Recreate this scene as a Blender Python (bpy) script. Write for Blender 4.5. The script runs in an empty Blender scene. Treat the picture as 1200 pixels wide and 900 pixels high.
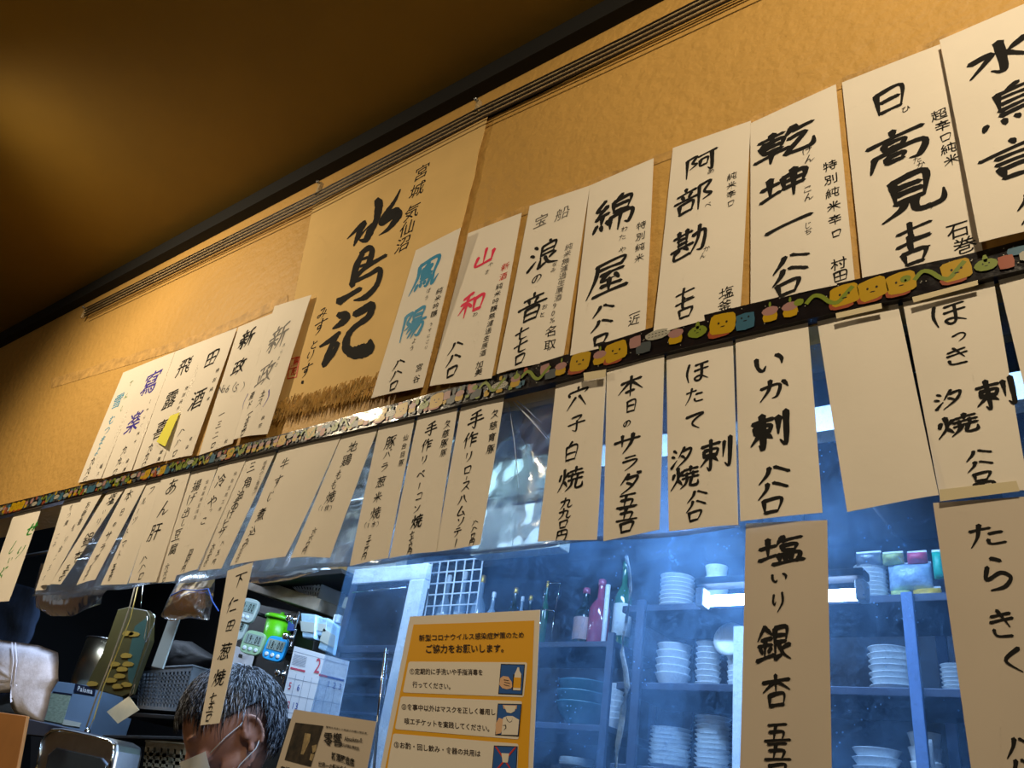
import bpy, bmesh, math, random
import numpy as np
from mathutils import Vector, Matrix, Euler, noise
random.seed(7)
PI = math.pi
SC = bpy.context.scene
COL = SC.collection

# ------------------------------------------------------------------ camera (solved from the vanishing points)
H = 1.35            # eye height
D = 0.95            # distance of the eye from the wall plane y = 0
FPX = 942.974
RM = np.array([[0.79158983, 0.19636337, 0.57864236],
               [0.59341344, -0.4729234, -0.65130941],
               [0.1457602, 0.85894405, -0.49088601]])
cam = bpy.data.cameras.new('camera')
cam.sensor_width = 36.0
cam.lens = FPX / 1200 * 36
cam.clip_start = 0.02
camo = bpy.data.objects.new('camera', cam)
COL.objects.link(camo)
M = Matrix.Identity(4)
for i in range(3):
    for j in range(3):
        M[i][j] = RM[i][j]
M.translation = Vector((0, -D, H))
camo.matrix_world = M
SC.camera = camo

def at(u, v, y=0.0):
    r = RM @ np.array([u - 600, -(v - 450), -FPX])
    t = (y + D) / r[1]
    return Vector((t * r[0], -D + t * r[1], H + t * r[2]))

# ------------------------------------------------------------------ world, lights, exposure
SC.view_settings.view_transform = 'Standard'
SC.view_settings.look = 'None'
SC.view_settings.exposure = 0.0
SC.view_settings.gamma = 1.0
SC.view_settings.use_curve_mapping = False
w = bpy.data.worlds.new('world'); SC.world = w; w.use_nodes = True
w.node_tree.nodes['Background'].inputs[0].default_value = (0.55, 0.42, 0.28, 1)
w.node_tree.nodes['Background'].inputs[1].default_value = 0.03

def lamp(name, kind, loc, target, energy, color, size=0.2, spot=None, blend=0.6, size_y=None):
    l = bpy.data.lights.new(name, kind); l.energy = energy; l.color = color
    if kind == 'AREA':
        l.shape = 'RECTANGLE' if size_y else 'DISK'; l.size = size
        if size_y: l.size_y = size_y
    else:
        l.shadow_soft_size = size
    if kind == 'SPOT':
        l.spot_size = spot; l.spot_blend = blend
    o = bpy.data.objects.new(name, l); COL.objects.link(o)
    o.location = loc
    o.rotation_euler = (Vector(target) - Vector(loc)).to_track_quat('-Z', 'Y').to_euler()
    return o
WARM = (1.0, 0.82, 0.55)
COOL = (0.38, 0.62, 1.0)
lamp('dining_lamp', 'SPOT', (-2.55, -1.05, 2.90), (-2.3, 0.0, 2.1), 76, WARM, 0.06, math.radians(132), 0.95)
lamp('dining_lamp', 'SPOT', (0.35, -1.10, 2.92), (-0.45, 0.0, 2.15), 72, WARM, 0.05, math.radians(135), 0.9)
lamp('ceiling_fill', 'POINT', (-1.6, -2.8, 1.40), (-1.2, 0.0, 2.0), 20, (1.0, 0.80, 0.52), 0.25)  # added fill out of view, lifts the ceiling evenly
lamp('kitchen_cool_light', 'AREA', (-0.65, 0.32, 2.45), (-0.70, 1.0, 1.4), 26, COOL, 1.2, size_y=0.08)
lamp('kitchen_cool_light', 'AREA', (-1.6, 0.30, 2.30), (-2.0, 0.7, 1.5), 16, (.5, .72, 1), 0.7, size_y=0.08)  # extra lamp added for the dim beam and white cabinet
lamp('kitchen_cool_light', 'AREA', (-3.2, 0.25, 2.30), (-3.1, 0.75, 1.5), 13, (.6, .76, 1), 0.9, size_y=0.08)  # extra lamp added to brighten the dark left end of the kitchen

# ------------------------------------------------------------------ materials
def srgb(h):
    if isinstance(h, str):
        h = h.lstrip('#'); c = [int(h[i:i + 2], 16) / 255 for i in (0, 2, 4)]
    else:
        c = h
    return tuple(((x / 12.92) if x <= 0.04045 else ((x + 0.055) / 1.055) ** 2.4) for x in c) + (1.0,)

def mat(name, col, rough=0.6, metal=0.0, nscale=None, namt=0.15, bump=0.0, bscale=60, emit=None, estr=0, coat=0.0, trans=0.0, stretch=None):
    m = bpy.data.materials.new(name); m.use_nodes = True
    nt = m.node_tree; b = nt.nodes['Principled BSDF']
    b.inputs['Base Color'].default_value = srgb(col)
    b.inputs['Roughness'].default_value = rough
    b.inputs['Metallic'].default_value = metal
    if coat: b.inputs['Coat Weight'].default_value = coat
    if trans: b.inputs['Transmission Weight'].default_value = trans
    if emit:
        b.inputs['Emission Color'].default_value = srgb(emit); b.inputs['Emission Strength'].default_value = estr
    tc = nt.nodes.new('ShaderNodeTexCoord')
    mp = nt.nodes.new('ShaderNodeMapping'); nt.links.new(tc.outputs['Object'], mp.inputs[0])
    if stretch: mp.inputs['Scale'].default_value = stretch
    if nscale:
        n = nt.nodes.new('ShaderNodeTexNoise'); n.inputs['Scale'].default_value = nscale; n.inputs['Detail'].default_value = 5
        nt.links.new(mp.outputs[0], n.inputs['Vector'])
        r = nt.nodes.new('ShaderNodeValToRGB')
        c = srgb(col)
        r.color_ramp.elements[0].position = 0.3; r.color_ramp.elements[1].position = 0.7
        r.color_ramp.elements[0].color = tuple(x * (1 - namt) for x in c[:3]) + (1,)
        r.color_ramp.elements[1].color = tuple(min(1, x * (1 + namt)) for x in c[:3]) + (1,)
        nt.links.new(n.outputs['Fac'], r.inputs[0]); nt.links.new(r.outputs[0], b.inputs['Base Color'])
    if bump:
        n2 = nt.nodes.new('ShaderNodeTexNoise'); n2.inputs['Scale'].default_value = bscale; n2.inputs['Detail'].default_value = 6
        nt.links.new(mp.outputs[0], n2.inputs['Vector'])
        bp = nt.nodes.new('ShaderNodeBump'); bp.inputs['Strength'].default_value = bump; bp.inputs['Distance'].default_value = 0.01
        nt.links.new(n2.outputs['Fac'], bp.inputs['Height']); nt.links.new(bp.outputs[0], b.inputs['Normal'])
    return m

def film(name, haze=0.15, tint=(0.8, 0.9, 1.0), gloss=0.06, grough=0.1, bump=0.3, bscale=25, speck=True, stretch=(1, 1, 1), fres=.8, hrange=(0.35, 0.75), clear=(1, 1, 1)):
    """clear sheet: transparent + haze (diffuse and translucent dirt) + gloss"""
    m = bpy.data.materials.new(name); m.use_nodes = True
    nt = m.node_tree; nt.nodes.clear(); N = nt.nodes.new; L = nt.links.new
    out = N('ShaderNodeOutputMaterial')
    tr = N('ShaderNodeBsdfTransparent'); tr.inputs[0].default_value = tuple(clear) + (1,)
    df = N('ShaderNodeBsdfDiffuse'); df.inputs[0].default_value = tuple(tint) + (1,)
    tl = N('ShaderNodeBsdfTranslucent'); tl.inputs[0].default_value = tuple(tint) + (1,)
    hz = N('ShaderNodeMixShader'); hz.inputs[0].default_value = 0.97
    L(df.outputs[0], hz.inputs[1]); L(tl.outputs[0], hz.inputs[2])
    tc = N('ShaderNodeTexCoord'); mp = N('ShaderNodeMapping'); L(tc.outputs['Object'], mp.inputs[0])
    mp.inputs['Scale'].default_value = stretch
    n = N('ShaderNodeTexNoise'); n.inputs['Scale'].default_value = 5; n.inputs['Detail'].default_value = 8; n.inputs['Roughness'].default_value = 0.65
    L(mp.outputs[0], n.inputs['Vector'])
    mr = N('ShaderNodeMapRange'); mr.inputs[1].default_value = hrange[0]; mr.inputs[2].default_value = hrange[1]
    mr.inputs[3].default_value = haze * 0.25; mr.inputs[4].default_value = haze * 1.9
    L(n.outputs['Fac'], mr.inputs[0])
    fac = mr.outputs[0]
    if speck:
        v = N('ShaderNodeTexVoronoi'); v.inputs['Scale'].default_value = 95; L(tc.outputs['Object'], v.inputs['Vector'])
        lt = N('ShaderNodeMath'); lt.operation = 'LESS_THAN'; lt.inputs[1].default_value = 0.10; L(v.outputs['Distance'], lt.inputs[0])
        n3 = N('ShaderNodeTexNoise'); n3.inputs['Scale'].default_value = 9; n3.inputs['Detail'].default_value = 2; L(tc.outputs['Object'], n3.inputs['Vector'])
        g = N('ShaderNodeMapRange'); g.inputs[1].default_value = 0.5; g.inputs[2].default_value = 0.7; g.inputs[3].default_value = 0; g.inputs[4].default_value = 0.8; L(n3.outputs['Fac'], g.inputs[0])
        mu = N('ShaderNodeMath'); mu.operation = 'MULTIPLY'; L(lt.outputs[0], mu.inputs[0]); L(g.outputs[0], mu.inputs[1])
        # fine scratches
        w2 = N('ShaderNodeTexNoise'); w2.inputs['Scale'].default_value = 48; w2.inputs['Detail'].default_value = 9; w2.inputs['Roughness'].default_value = 0.8; w2.inputs['Distortion'].default_value = 3.0
        L(tc.outputs['Object'], w2.inputs['Vector'])
        sm = N('ShaderNodeMapRange'); sm.inputs[1].default_value = 0.52; sm.inputs[2].default_value = 0.72; sm.inputs[3].default_value = 0; sm.inputs[4].default_value = haze * 1.5; L(w2.outputs['Fac'], sm.inputs[0])
        a1 = N('ShaderNodeMath'); L(fac, a1.inputs[0]); L(mu.outputs[0], a1.inputs[1])
        a2 = N('ShaderNodeMath'); a2.use_clamp = True; L(a1.outputs[0], a2.inputs[0]); L(sm.outputs[0], a2.inputs[1])
        fac = a2.outputs[0]
    m1 = N('ShaderNodeMixShader'); L(fac, m1.inputs[0]); L(tr.outputs[0], m1.inputs[1]); L(hz.outputs[0], m1.inputs[2])
    gl = N('ShaderNodeBsdfGlossy'); gl.inputs['Roughness'].default_value = grough; gl.inputs[0].default_value = (1, 1, 1, 1)
    nb = N('ShaderNodeTexNoise'); nb.inputs['Scale'].default_value = bscale; nb.inputs['Detail'].default_value = 2; L(mp.outputs[0], nb.inputs['Vector'])
    bp = N('ShaderNodeBump'); bp.inputs['Strength'].default_value = bump; bp.inputs['Distance'].default_value = 0.02
    L(nb.outputs['Fac'], bp.inputs['Height']); L(bp.outputs[0], gl.inputs['Normal'])
    fr = N('ShaderNodeFresnel'); fr.inputs[0].default_value = 1.45; L(bp.outputs[0], fr.inputs['Normal'])
    mg = N('ShaderNodeMath'); mg.operation = 'MULTIPLY_ADD'; L(fr.outputs[0], mg.inputs[0]); mg.inputs[1].default_value = fres; mg.inputs[2].default_value = gloss * 0.3
    m2 = N('ShaderNodeMixShader'); L(mg.outputs[0], m2.inputs[0]); L(m1.outputs[0], m2.inputs[1]); L(gl.outputs[0], m2.inputs[2])
    L(m2.outputs[0], out.inputs[0])
    return m

MT = {}
MT['paper'] = mat('paper', '#e9dfd0', 0.85, nscale=6, namt=0.03, bump=0.05, bscale=40)
MT['paper_tan'] = mat('paper_tan', '#cdbfae', 0.85, nscale=6, namt=0.03)
MT['scroll'] = mat('scroll_paper', '#dcb877', 0.9, nscale=5, namt=0.07, bump=0.25, bscale=8)
MT['ink'] = mat('ink', '#0d0a08', 0.95)
MT['ink_grey'] = mat('ink_grey', '#6b6660', 0.7)
MT['ink_blue'] = mat('ink_turquoise', '#0f86b4', 0.6)
MT['ink_cyan'] = mat('ink_cyan', '#3b9cc4', 0.6)
MT['ink_pink'] = mat('ink_pink', '#e22550', 0.6)
MT['ink_red'] = mat('ink_red', '#c9301f', 0.7)
MT['ink_purple'] = mat('ink_purple', '#3a2a9c', 0.6)
MT['ink_green'] = mat('ink_green', '#1d8a22', 0.6)
MT['ink_yellow'] = mat('ink_yellow', '#e8dc1e', 0.6)
MT['wall'] = mat('wall_plaster', '#c59a52', 0.6, nscale=2.2, namt=0.10, bump=0.6, bscale=40)
MT['ceiling'] = mat('ceiling_board', '#7c5e10', 0.75, nscale=1.3, namt=0.15, bump=0.10, bscale=14)
MT['trim'] = mat('dark_trim_wood', '#070503', 0.9, nscale=12, namt=0.3, stretch=(0.2, 4, 4))
MT['room'] = mat('dark_room_panelling', '#2a1b0d', 0.8, nscale=4, namt=.3)
MT['black'] = mat('black_plastic', '#0b0b0c', 0.5)
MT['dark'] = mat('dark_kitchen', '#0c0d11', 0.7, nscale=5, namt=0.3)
MT['white'] = mat('white_enamel', '#e4eaf0', 0.4)
MT['cream'] = mat('cream_board', '#d5cfb4', 0.6, nscale=6, namt=0.06)
MT['steel'] = mat('brushed_steel', '#b9bdc2', 0.28, 1.0, nscale=20, namt=0.1)
MT['chrome'] = mat('chrome', '#d8dce0', 0.12, 1.0)
MT['ceramic'] = mat('white_ceramic', '#e6ecef', 0.3)
MT['ceramic_blue'] = mat('blue_ceramic', '#3f6f82', 0.25)

# ------------------------------------------------------------------ helpers
class MB:
    """collects geometry for ONE mesh object"""
    def __init__(s):
        s.v = []; s.f = []; s.mi = []; s.cur = 0; s.smooth = []
    def add(s, vs, fs, sm=False):
        b = len(s.v); s.v += [tuple(x) for x in vs]
        for f in fs:
            s.f.append(tuple(b + i for i in f)); s.mi.append(s.cur); s.smooth.append(sm)
        return s
    def box(s, c, d, rot=None):
        hx, hy, hz = d[0] / 2, d[1] / 2, d[2] / 2
        vs = [Vector((x, y, z)) for x in (-hx, hx) for y in (-hy, hy) for z in (-hz, hz)]
        if rot is not None:
            vs = [rot @ v for v in vs]
        c = Vector(c)
        return s.add([v + c for v in vs], [(0, 1, 3, 2), (4, 6, 7, 5), (0, 4, 5, 1), (2, 3, 7, 6), (0, 2, 6, 4), (1, 5, 7, 3)])
    def box2(s, a, b):
        return s.box([(a[i] + b[i]) / 2 for i in range(3)], [abs(b[i] - a[i]) for i in range(3)])
    def lathe(s, prof, c=(0, 0, 0), n=24, rot=None, wob=0):
        """prof: list of (r, z)"""
        c = Vector(c); vs = []; fs = []
        for r, z in prof:
            for k in range(n):
                a = 2 * PI * k / n
                v = Vector((r * math.cos(a), r * math.sin(a), z))
                if rot is not None: v = rot @ v
                vs.append(v + c)
        m = len(prof)
        for i in range(m - 1):
            for k in range(n):
                fs.append((i * n + k, i * n + (k + 1) % n, (i + 1) * n + (k + 1) % n, (i + 1) * n + k))
        fs.append(tuple(range(n - 1, -1, -1))); fs.append(tuple((m - 1) * n + k for k in range(n)))
        return s.add(vs, fs, True)
    def tube(s, pts, r, n=6):
        pts = [Vector(p) for p in pts]; vs = []; fs = []
        rr = r if isinstance(r, (list, tuple)) else [r] * len(pts)
        for i, p in enumerate(pts):
            t = (pts[min(i + 1, len(pts) - 1)] - pts[max(i - 1, 0)])
            t = t.normalized() if t.length > 1e-9 else Vector((0, 0, 1))
            a = t.cross(Vector((0, 0, 1)))
            if a.length < 0.05: a = t.cross(Vector((1, 0, 0)))
            a.normalize(); b = t.cross(a)
            for k in range(n):
                an = 2 * PI * k / n
                vs.append(p + (a * math.cos(an) + b * math.sin(an)) * rr[i])
        for i in range(len(pts) - 1):
            for k in range(n):
                fs.append((i * n + k, i * n + (k + 1) % n, (i + 1) * n + (k + 1) % n, (i + 1) * n + k))
        fs.append(tuple(range(n - 1, -1, -1))); fs.append(tuple((len(pts) - 1) * n + k for k in range(n)))
        return s.add(vs, fs, True)
    def slab(s, quad, th):
        """quad of 4 world points (TL,TR,BR,BL), extruded th towards the kitchen (+y)"""
        q = [Vector(p) for p in quad]; o = Vector((0, th, 0))
        return s.add(q + [p + o for p in q], [(0, 1, 2, 3), (7, 6, 5, 4), (0, 4, 5, 1), (1, 5, 6, 2), (2, 6, 7, 3), (3, 7, 4, 0)])
    def prism(s, poly, y0, th):
        n = len(poly)
        vs = [(x, y0, z) for x, z in poly] + [(x, y0 + th, z) for x, z in poly]
        fs = [tuple(range(n)), tuple(range(2 * n - 1, n - 1, -1))] + [(i, n + i, n + (i + 1) % n, (i + 1) % n) for i in range(n)]
        return s.add(vs, fs)
    def build(s, name, mats, parent=None, bevel=0, auto=True):
        me = bpy.data.meshes.new(name)
        origin = Vector((0, 0, 0))
        if parent is None and s.v:
            a = np.array(s.v); origin = Vector(((a[:, 0].min() + a[:, 0].max()) / 2, (a[:, 1].min() + a[:, 1].max()) / 2, a[:, 2].min()))
        elif parent is not None:
            origin = parent.matrix_world.translation if parent.matrix_world.translation.length else parent.location
            origin = wloc(parent)
        me.from_pydata([tuple(Vector(v) - origin) for v in s.v], [], s.f)
        if not isinstance(mats, (list, tuple)): mats = [mats]
        for m in mats: me.materials.append(m)
        me.polygons.foreach_set('material_index', s.mi)
        me.polygons.foreach_set('use_smooth', s.smooth)
        me.update()
        o = bpy.data.objects.new(name, me); COL.objects.link(o)
        if parent is None: o.location = origin
        else: o.parent = parent
        if bevel:
            b = o.modifiers.new('bevel', 'BEVEL'); b.width = bevel; b.segments = 2; b.limit_method = 'ANGLE'
        return o

def wloc(o):
    p = Vector((0, 0, 0))
    while o is not None:
        p += o.location; o = o.parent
    return p

def tag(o, label=None, cat=None, group=None, kind=None):
    if label: o['label'] = label
    if cat: o['category'] = cat
    if group: o['group'] = group
    if kind: o['kind'] = kind
    return o

def thing(name, label, cat, loc, group=None):
    o = bpy.data.objects.new(name, None); COL.objects.link(o); o.location = Vector(loc)
    o.empty_display_size = 0.02
    return tag(o, label, cat, group)

def struct(name, mb, m, label=None, bevel=0):
    o = mb.build(name, m, bevel=bevel); o['kind'] = 'structure'
    if label: o['label'] = label
    return o

def dup(o, loc, label=None, group=None, rz=0):
    r = o.copy(); COL.objects.link(r); r.location = Vector(loc)
    if rz: r.rotation_euler = (0, 0, rz)
    if label: r['label'] = label
    if group: r['group'] = group
    for ch in list(o.children):
        c = ch.copy(); COL.objects.link(c); c.parent = r
        for g in list(ch.children):
            d = g.copy(); COL.objects.link(d); d.parent = c
    return r

# ------------------------------------------------------------------ brush lettering
# strokes in a 0..100 box, y down; strokes separated by ';'
G = {
'一': "6 56 30 50 94 44", '二': "28 22 70 18;10 80 92 74", '三': "26 18 72 14;30 48 68 45;10 84 92 79",
'五': "18 14 84 10;48 14 38 84;24 46 74 44 66 84;6 88 96 84", '六': "46 4 54 20;10 36 92 32;38 50 14 92;60 50 88 92",
'七': "10 48 90 28;44 8 42 66 52 84 88 80", '八': "36 20 30 48 6 86;54 20 70 30 96 46", '九': "8 36 70 28 64 74 76 90 96 74;40 6 36 55 8 94",
'口': "24 25 30 84;24 28 80 22 68 78;30 80 68 76", '円': "20 18 12 92;20 18 86 14 80 88 70 92;50 16 48 48;20 50 80 48",
'日': "25 12 28 92;25 14 78 10 74 90;32 48 68 46;30 88 72 86", '田': "14 16 18 88;14 17 88 12 82 88;50 14 50 84;18 50 82 47;18 86 82 84",
'白': "50 0 36 18;22 24 26 94;22 26 80 22 72 92;28 56 72 54;28 90 72 88", '下': "8 20 92 10;48 16 46 96;52 40 76 58",
'仁': "34 4 6 52;24 32 20 96;50 28 86 24;42 84 96 78", '山': "50 8 50 78;18 40 16 82 84 78;86 32 84 86",
'水': "50 3 50 88 36 80;8 34 40 30 6 80;86 16 58 42;54 36 96 84", '本': "14 30 88 24;50 4 50 96;48 28 6 76;52 30 96 74;34 74 66 72",
'子': "24 16 74 12 52 38;52 36 54 90 34 82;6 54 96 48", '穴': "50 0 50 14;14 36 14 20 90 16 80 34;42 45 10 94;60 42 92 92",
'手': "72 6 22 18;18 40 84 32;6 64 96 56;50 14 54 90 36 84", '作': "30 4 4 52;20 32 18 96;55 4 34 44;50 26 94 22;60 26 58 96;60 48 90 45;60 70 92 67",
'牛': "30 10 12 42;24 34 84 28;6 62 96 56;50 4 50 98",
'高': "50 0 50 14;8 24 94 14;34 32 36 48;34 32 66 30 64 46;36 48 64 46;18 58 12 98;18 58 92 52 86 92 70 92;38 70 38 86;38 70 62 68 60 84;38 86 61 84",
'見': "28 4 28 64;28 5 76 2 70 62;32 24 68 22;32 42 68 40;30 62 70 60;42 62 34 80 6 98;58 62 60 92 94 90 98 60",
'乾': "10 14 50 8;30 0 30 26;14 30 16 60;14 30 48 26 45 58;17 44 45 42;17 59 45 57;2 76 58 68;30 58 28 98;68 2 52 30;64 18 94 12;58 42 86 36 56 84 60 92 92 90 99 66",
'坤': "4 40 38 34;22 10 22 76;2 82 40 68;48 24 50 66;48 25 90 20 86 66;50 45 86 42;50 66 86 63;68 2 68 99",
'阿': "12 12 12 98;12 13 40 8 28 34 40 48 22 60;46 18 98 10;52 36 52 66;52 36 73 34 71 64;53 66 71 64;86 14 88 92 74 84",
'部': "30 0 30 12;6 20 56 13;20 24 24 38;44 21 38 36;2 46 60 40;14 58 15 92;14 58 50 54 47 90;15 90 47 88;66 8 66 99;66 10 94 6 78 36 96 54 76 66",
'勘': "6 20 58 14;20 2 20 62;44 2 44 60;20 33 44 31;20 47 44 45;2 64 62 58;26 66 12 80;40 64 50 76;12 68 12 94 56 90;64 32 96 26 90 84 76 88;80 4 76 50 56 94",
'綿': "26 0 8 24 28 25;32 18 6 46;6 48 36 42;22 44 22 70;10 64 4 84;22 72 26 84;34 62 42 74;66 0 56 12;48 16 50 46;48 16 86 13 82 45;50 31 82 29;50 47 82 45;42 60 44 90;42 59 92 55 88 86 78 84;66 46 66 99",
'屋': "18 12 86 4 80 24;20 28 80 24;20 12 18 50 0 98;30 42 84 36;54 40 34 58 70 54;66 48 78 60;54 58 54 92;34 76 82 72;16 96 98 88",
'浪': "12 8 24 20;4 34 16 44;2 92 26 62;62 0 66 12;40 18 40 60;40 18 84 14 80 52;40 35 80 33;40 52 80 50;40 94 40 60;42 94 62 82;90 56 70 68;54 60 70 84 99 94",
'音': "50 0 50 12;18 20 84 14;34 24 38 38;66 22 58 38;2 48 98 40;28 56 29 98;28 57 74 53 71 96;29 75 71 73;29 96 71 94",
'和': "46 2 12 18;4 38 58 30;30 14 30 98;28 38 2 76;34 44 52 60;62 32 64 86;62 33 94 28 90 84;64 83 90 81",
'鳳': "16 8 18 50 0 98;16 8 82 4 78 60 84 94 98 72;52 13 40 24;34 26 34 64;34 27 64 25 61 46;34 37 60 36;34 46 60 45;34 56 70 53;34 66 68 63 64 92 54 90;24 76 20 90;38 74 40 86;50 73 54 83",
'陽': "12 6 12 98;12 7 38 4 26 32 38 48 20 60;48 5 48 38;48 5 84 2 80 37;48 21 80 20;48 38 80 36;36 49 98 44;52 50 32 76;48 61 90 57 82 94 68 90;62 62 42 94;76 61 56 98",
'新': "30 0 30 12;8 20 54 14;18 24 24 36;44 21 36 36;2 44 58 38;6 60 54 55;30 40 30 96 20 90;28 60 4 86;32 62 52 78;90 4 64 17;66 14 66 60 54 96;66 43 99 38;82 42 82 99",
'政': "4 18 52 12;28 16 28 78;30 47 48 44;12 44 12 80;0 86 54 74;68 2 50 42;60 27 96 20;84 26 76 60 46 96;56 40 74 70 99 94",
'塩': "2 38 36 32;20 6 20 74;0 80 38 66;54 2 40 30;52 18 96 12;52 34 54 54;52 35 84 32 80 53;54 54 80 52;44 66 45 92;44 67 90 63 87 92;58 66 58 90;73 65 73 90;30 97 100 90",
'銀': "26 0 2 40;26 3 50 26;14 39 44 36;6 55 46 52;26 38 26 84;12 62 16 76;44 60 36 74;2 93 50 82;56 8 56 92;56 9 90 6 86 46;56 28 86 27;56 48 86 46;56 93 74 82;96 54 76 65;66 50 78 80 100 94",
'杏': "6 22 94 14;50 0 50 52;48 20 6 52;52 20 96 48;28 62 30 98;28 63 76 59 72 96;30 96 72 93",
'刺': "4 22 58 15;30 0 32 98 22 92;12 35 13 56;12 36 52 32 48 55;13 54 48 51;30 54 2 86;34 56 56 76;72 14 72 66;92 0 92 94 78 86",
'汐': "10 10 24 22;2 38 16 46;2 92 28 60;60 2 34 50;54 22 92 16 76 60 28 98;50 42 68 58",
'焼': "10 26 6 48;42 20 32 38;24 2 24 50 2 96;26 58 42 82;48 18 94 14;70 2 70 30;42 38 98 32;58 30 56 50;82 28 80 48;44 56 98 50;60 56 54 78 36 98;76 54 74 88 96 88 100 68",
'豚': "18 8 18 60 4 96;18 8 40 6 40 92 28 88;18 34 38 33;18 60 38 58;46 10 98 6;70 10 44 36;60 24 76 60 66 96 54 88;64 40 42 62;70 56 42 86;94 24 76 42;74 44 100 88",
'地': "2 40 38 33;20 8 20 74;0 82 40 66;38 46 90 32 86 62 76 60;62 4 62 76;46 24 46 86 56 94 96 90 98 70",
'出': "50 2 50 94;22 18 22 46 80 42;80 14 80 44;12 56 12 94 88 90;88 52 88 96", '豆': "12 12 90 6;26 28 28 54;26 28 76 24 72 52;28 52 72 50;34 60 40 80;68 58 60 78;4 94 98 88",
'米': "24 14 36 34;76 10 62 32;8 46 94 40;50 2 50 98;48 48 6 86;54 46 96 84", '言': "50 0 54 12;6 28 96 16;28 38 70 34;28 54 70 50;30 66 34 94;30 68 72 64 68 92;34 92 68 90",
'鳥': "54 0 40 12;28 16 26 60;28 16 76 12 72 40;30 28 72 26;30 42 72 40;26 56 88 50;26 68 90 62 84 92 70 92;8 78 4 92;28 80 30 90;44 78 48 88;60 76 64 84",
'記': "24 2 30 12;4 24 48 16;12 34 42 30;12 46 42 42;14 58 16 90;14 60 42 56 40 86;18 86 40 84;56 18 90 12 86 46;58 48 86 44;56 46 54 84 66 94 92 90 96 70",
'い': "16 22 20 62 34 82 42 64;70 22 84 42 84 68", 'か': "8 36 64 30 58 80 42 88;36 4 30 50 6 94;76 16 94 48",
'た': "8 24 58 20;34 2 26 50 6 92;56 44 90 40;52 66 60 84 94 82", 'て': "8 24 90 14 50 42 42 68 76 94",
'ほ': "14 8 8 50 18 94;40 20 90 16;38 46 92 42;66 20 66 84 50 94 40 78 62 74 92 92", 'っ': "10 38 60 24 88 42 76 68 46 86",
'き': "20 24 76 16;16 44 82 36;38 2 72 64;22 68 30 90 76 92", 'ら': "40 2 64 14;28 26 22 64 60 46 84 64 66 88 30 96", 'く': "72 4 24 48 76 94",
'り': "28 10 22 42 32 58 38 46;72 6 74 50 44 96", 'の': "54 20 36 76 18 74 14 48 42 20 78 22 90 52 60 90", 'も': "44 2 38 60 46 90 76 88 84 60;16 30 68 28;12 54 64 50",
'す': "6 28 96 20;56 2 56 50 40 62 36 44 58 44 56 74 34 98", 'じ': "34 6 28 70 48 92 80 72;60 14 70 26;76 8 86 20", 'し': "36 4 28 70 48 92 82 70",
'み': "20 16 58 12 34 62 12 78 8 56 50 56 96 74;76 34 70 66 48 96", 'や': "6 52 70 24 92 44 62 62;44 4 56 20;28 14 60 96", 'こ': "24 22 78 18 64 34;20 60 24 84 84 84",
'あ': "14 24 82 18;42 2 38 50 46 86;66 34 50 70 22 86 12 62 50 44 88 56 84 80 56 96", 'げ': "14 10 10 52 20 92;36 36 86 32;64 6 66 54 44 96;82 2 88 12;93 0 98 9",
'け': "14 10 10 52 20 92;36 36 90 32;68 6 70 54 46 96", 'ん': "50 4 6 94 34 54 54 60 56 86 94 64", 'せ': "4 48 98 34;72 8 70 58 54 58;30 14 30 86 84 90",
'サ': "4 36 98 28;32 8 32 62;72 6 68 50 38 96", 'ラ': "24 12 78 8;10 40 88 32 70 64 26 96", 'ダ': "42 4 8 52;34 26 84 20 60 66 14 98;36 46 64 62;82 2 88 12;92 0 98 8",
'ロ': "18 22 24 84;18 24 84 18 76 80;24 80 76 78", 'ー': "52 6 46 50 46 94", 'ス': "18 16 80 10 56 52 6 94;54 50 94 90", 'ハ': "36 22 30 54 6 90;60 18 74 50 96 84",
'ム': "46 6 14 80 84 76;66 52 94 94", 'ソ': "14 14 30 40;84 6 68 56 24 94", 'テ': "26 12 74 8;6 40 94 32;52 36 48 68 20 96", 'リ': "26 10 26 60;76 6 72 56 40 96",
'ベ': "6 60 36 30 94 78;62 16 70 28;76 10 84 22", 'コ': "16 24 84 18 80 82;12 84 84 82", 'ン': "14 18 38 34;88 20 60 66 12 90", 'バ': "36 26 28 56 6 90;58 24 72 50 94 84;78 4 86 16;90 0 97 10",
'フ': "12 16 88 12 66 58 20 96", 'ル': "30 14 28 54 4 94;58 8 58 88 96 58", 'ツ': "12 22 24 48;44 14 54 42;88 12 74 58 30 96", 'ト': "36 2 36 98;40 38 80 60", 'マ': "8 20 92 14 52 66;36 50 68 84",
'ピ': "22 8 24 82 88 76;26 46 78 32;84 4 92 10", 'ザ': "4 36 90 28;32 8 32 62;70 6 66 50 38 96;84 2 90 12;94 0 99 9", '(': "60 4 36 50 62 96", ')': "40 4 66 50 38 96", '、': "42 40 60 62",
'む': "8 30 66 24;34 4 34 60 14 62 20 46 34 56 40 88 80 88 84 66;76 22 90 36", 'つ': "8 40 60 24 90 44 76 70 40 90", 'ま': "16 22 84 18;20 44 80 40;50 4 50 78 30 90 22 74 50 70 84 92",
'よ': "50 30 84 26;50 4 50 78 30 90 20 74 50 70 86 92", 'ぶ': "44 6 60 18;56 24 40 46 58 62 40 88;20 66 12 86;74 60 90 80;80 8 88 18;92 4 98 12", '久': "40 4 12 46;34 26 78 20 50 66 8 96;44 50 94 96",
}
FONT_CACHE = {}
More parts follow.
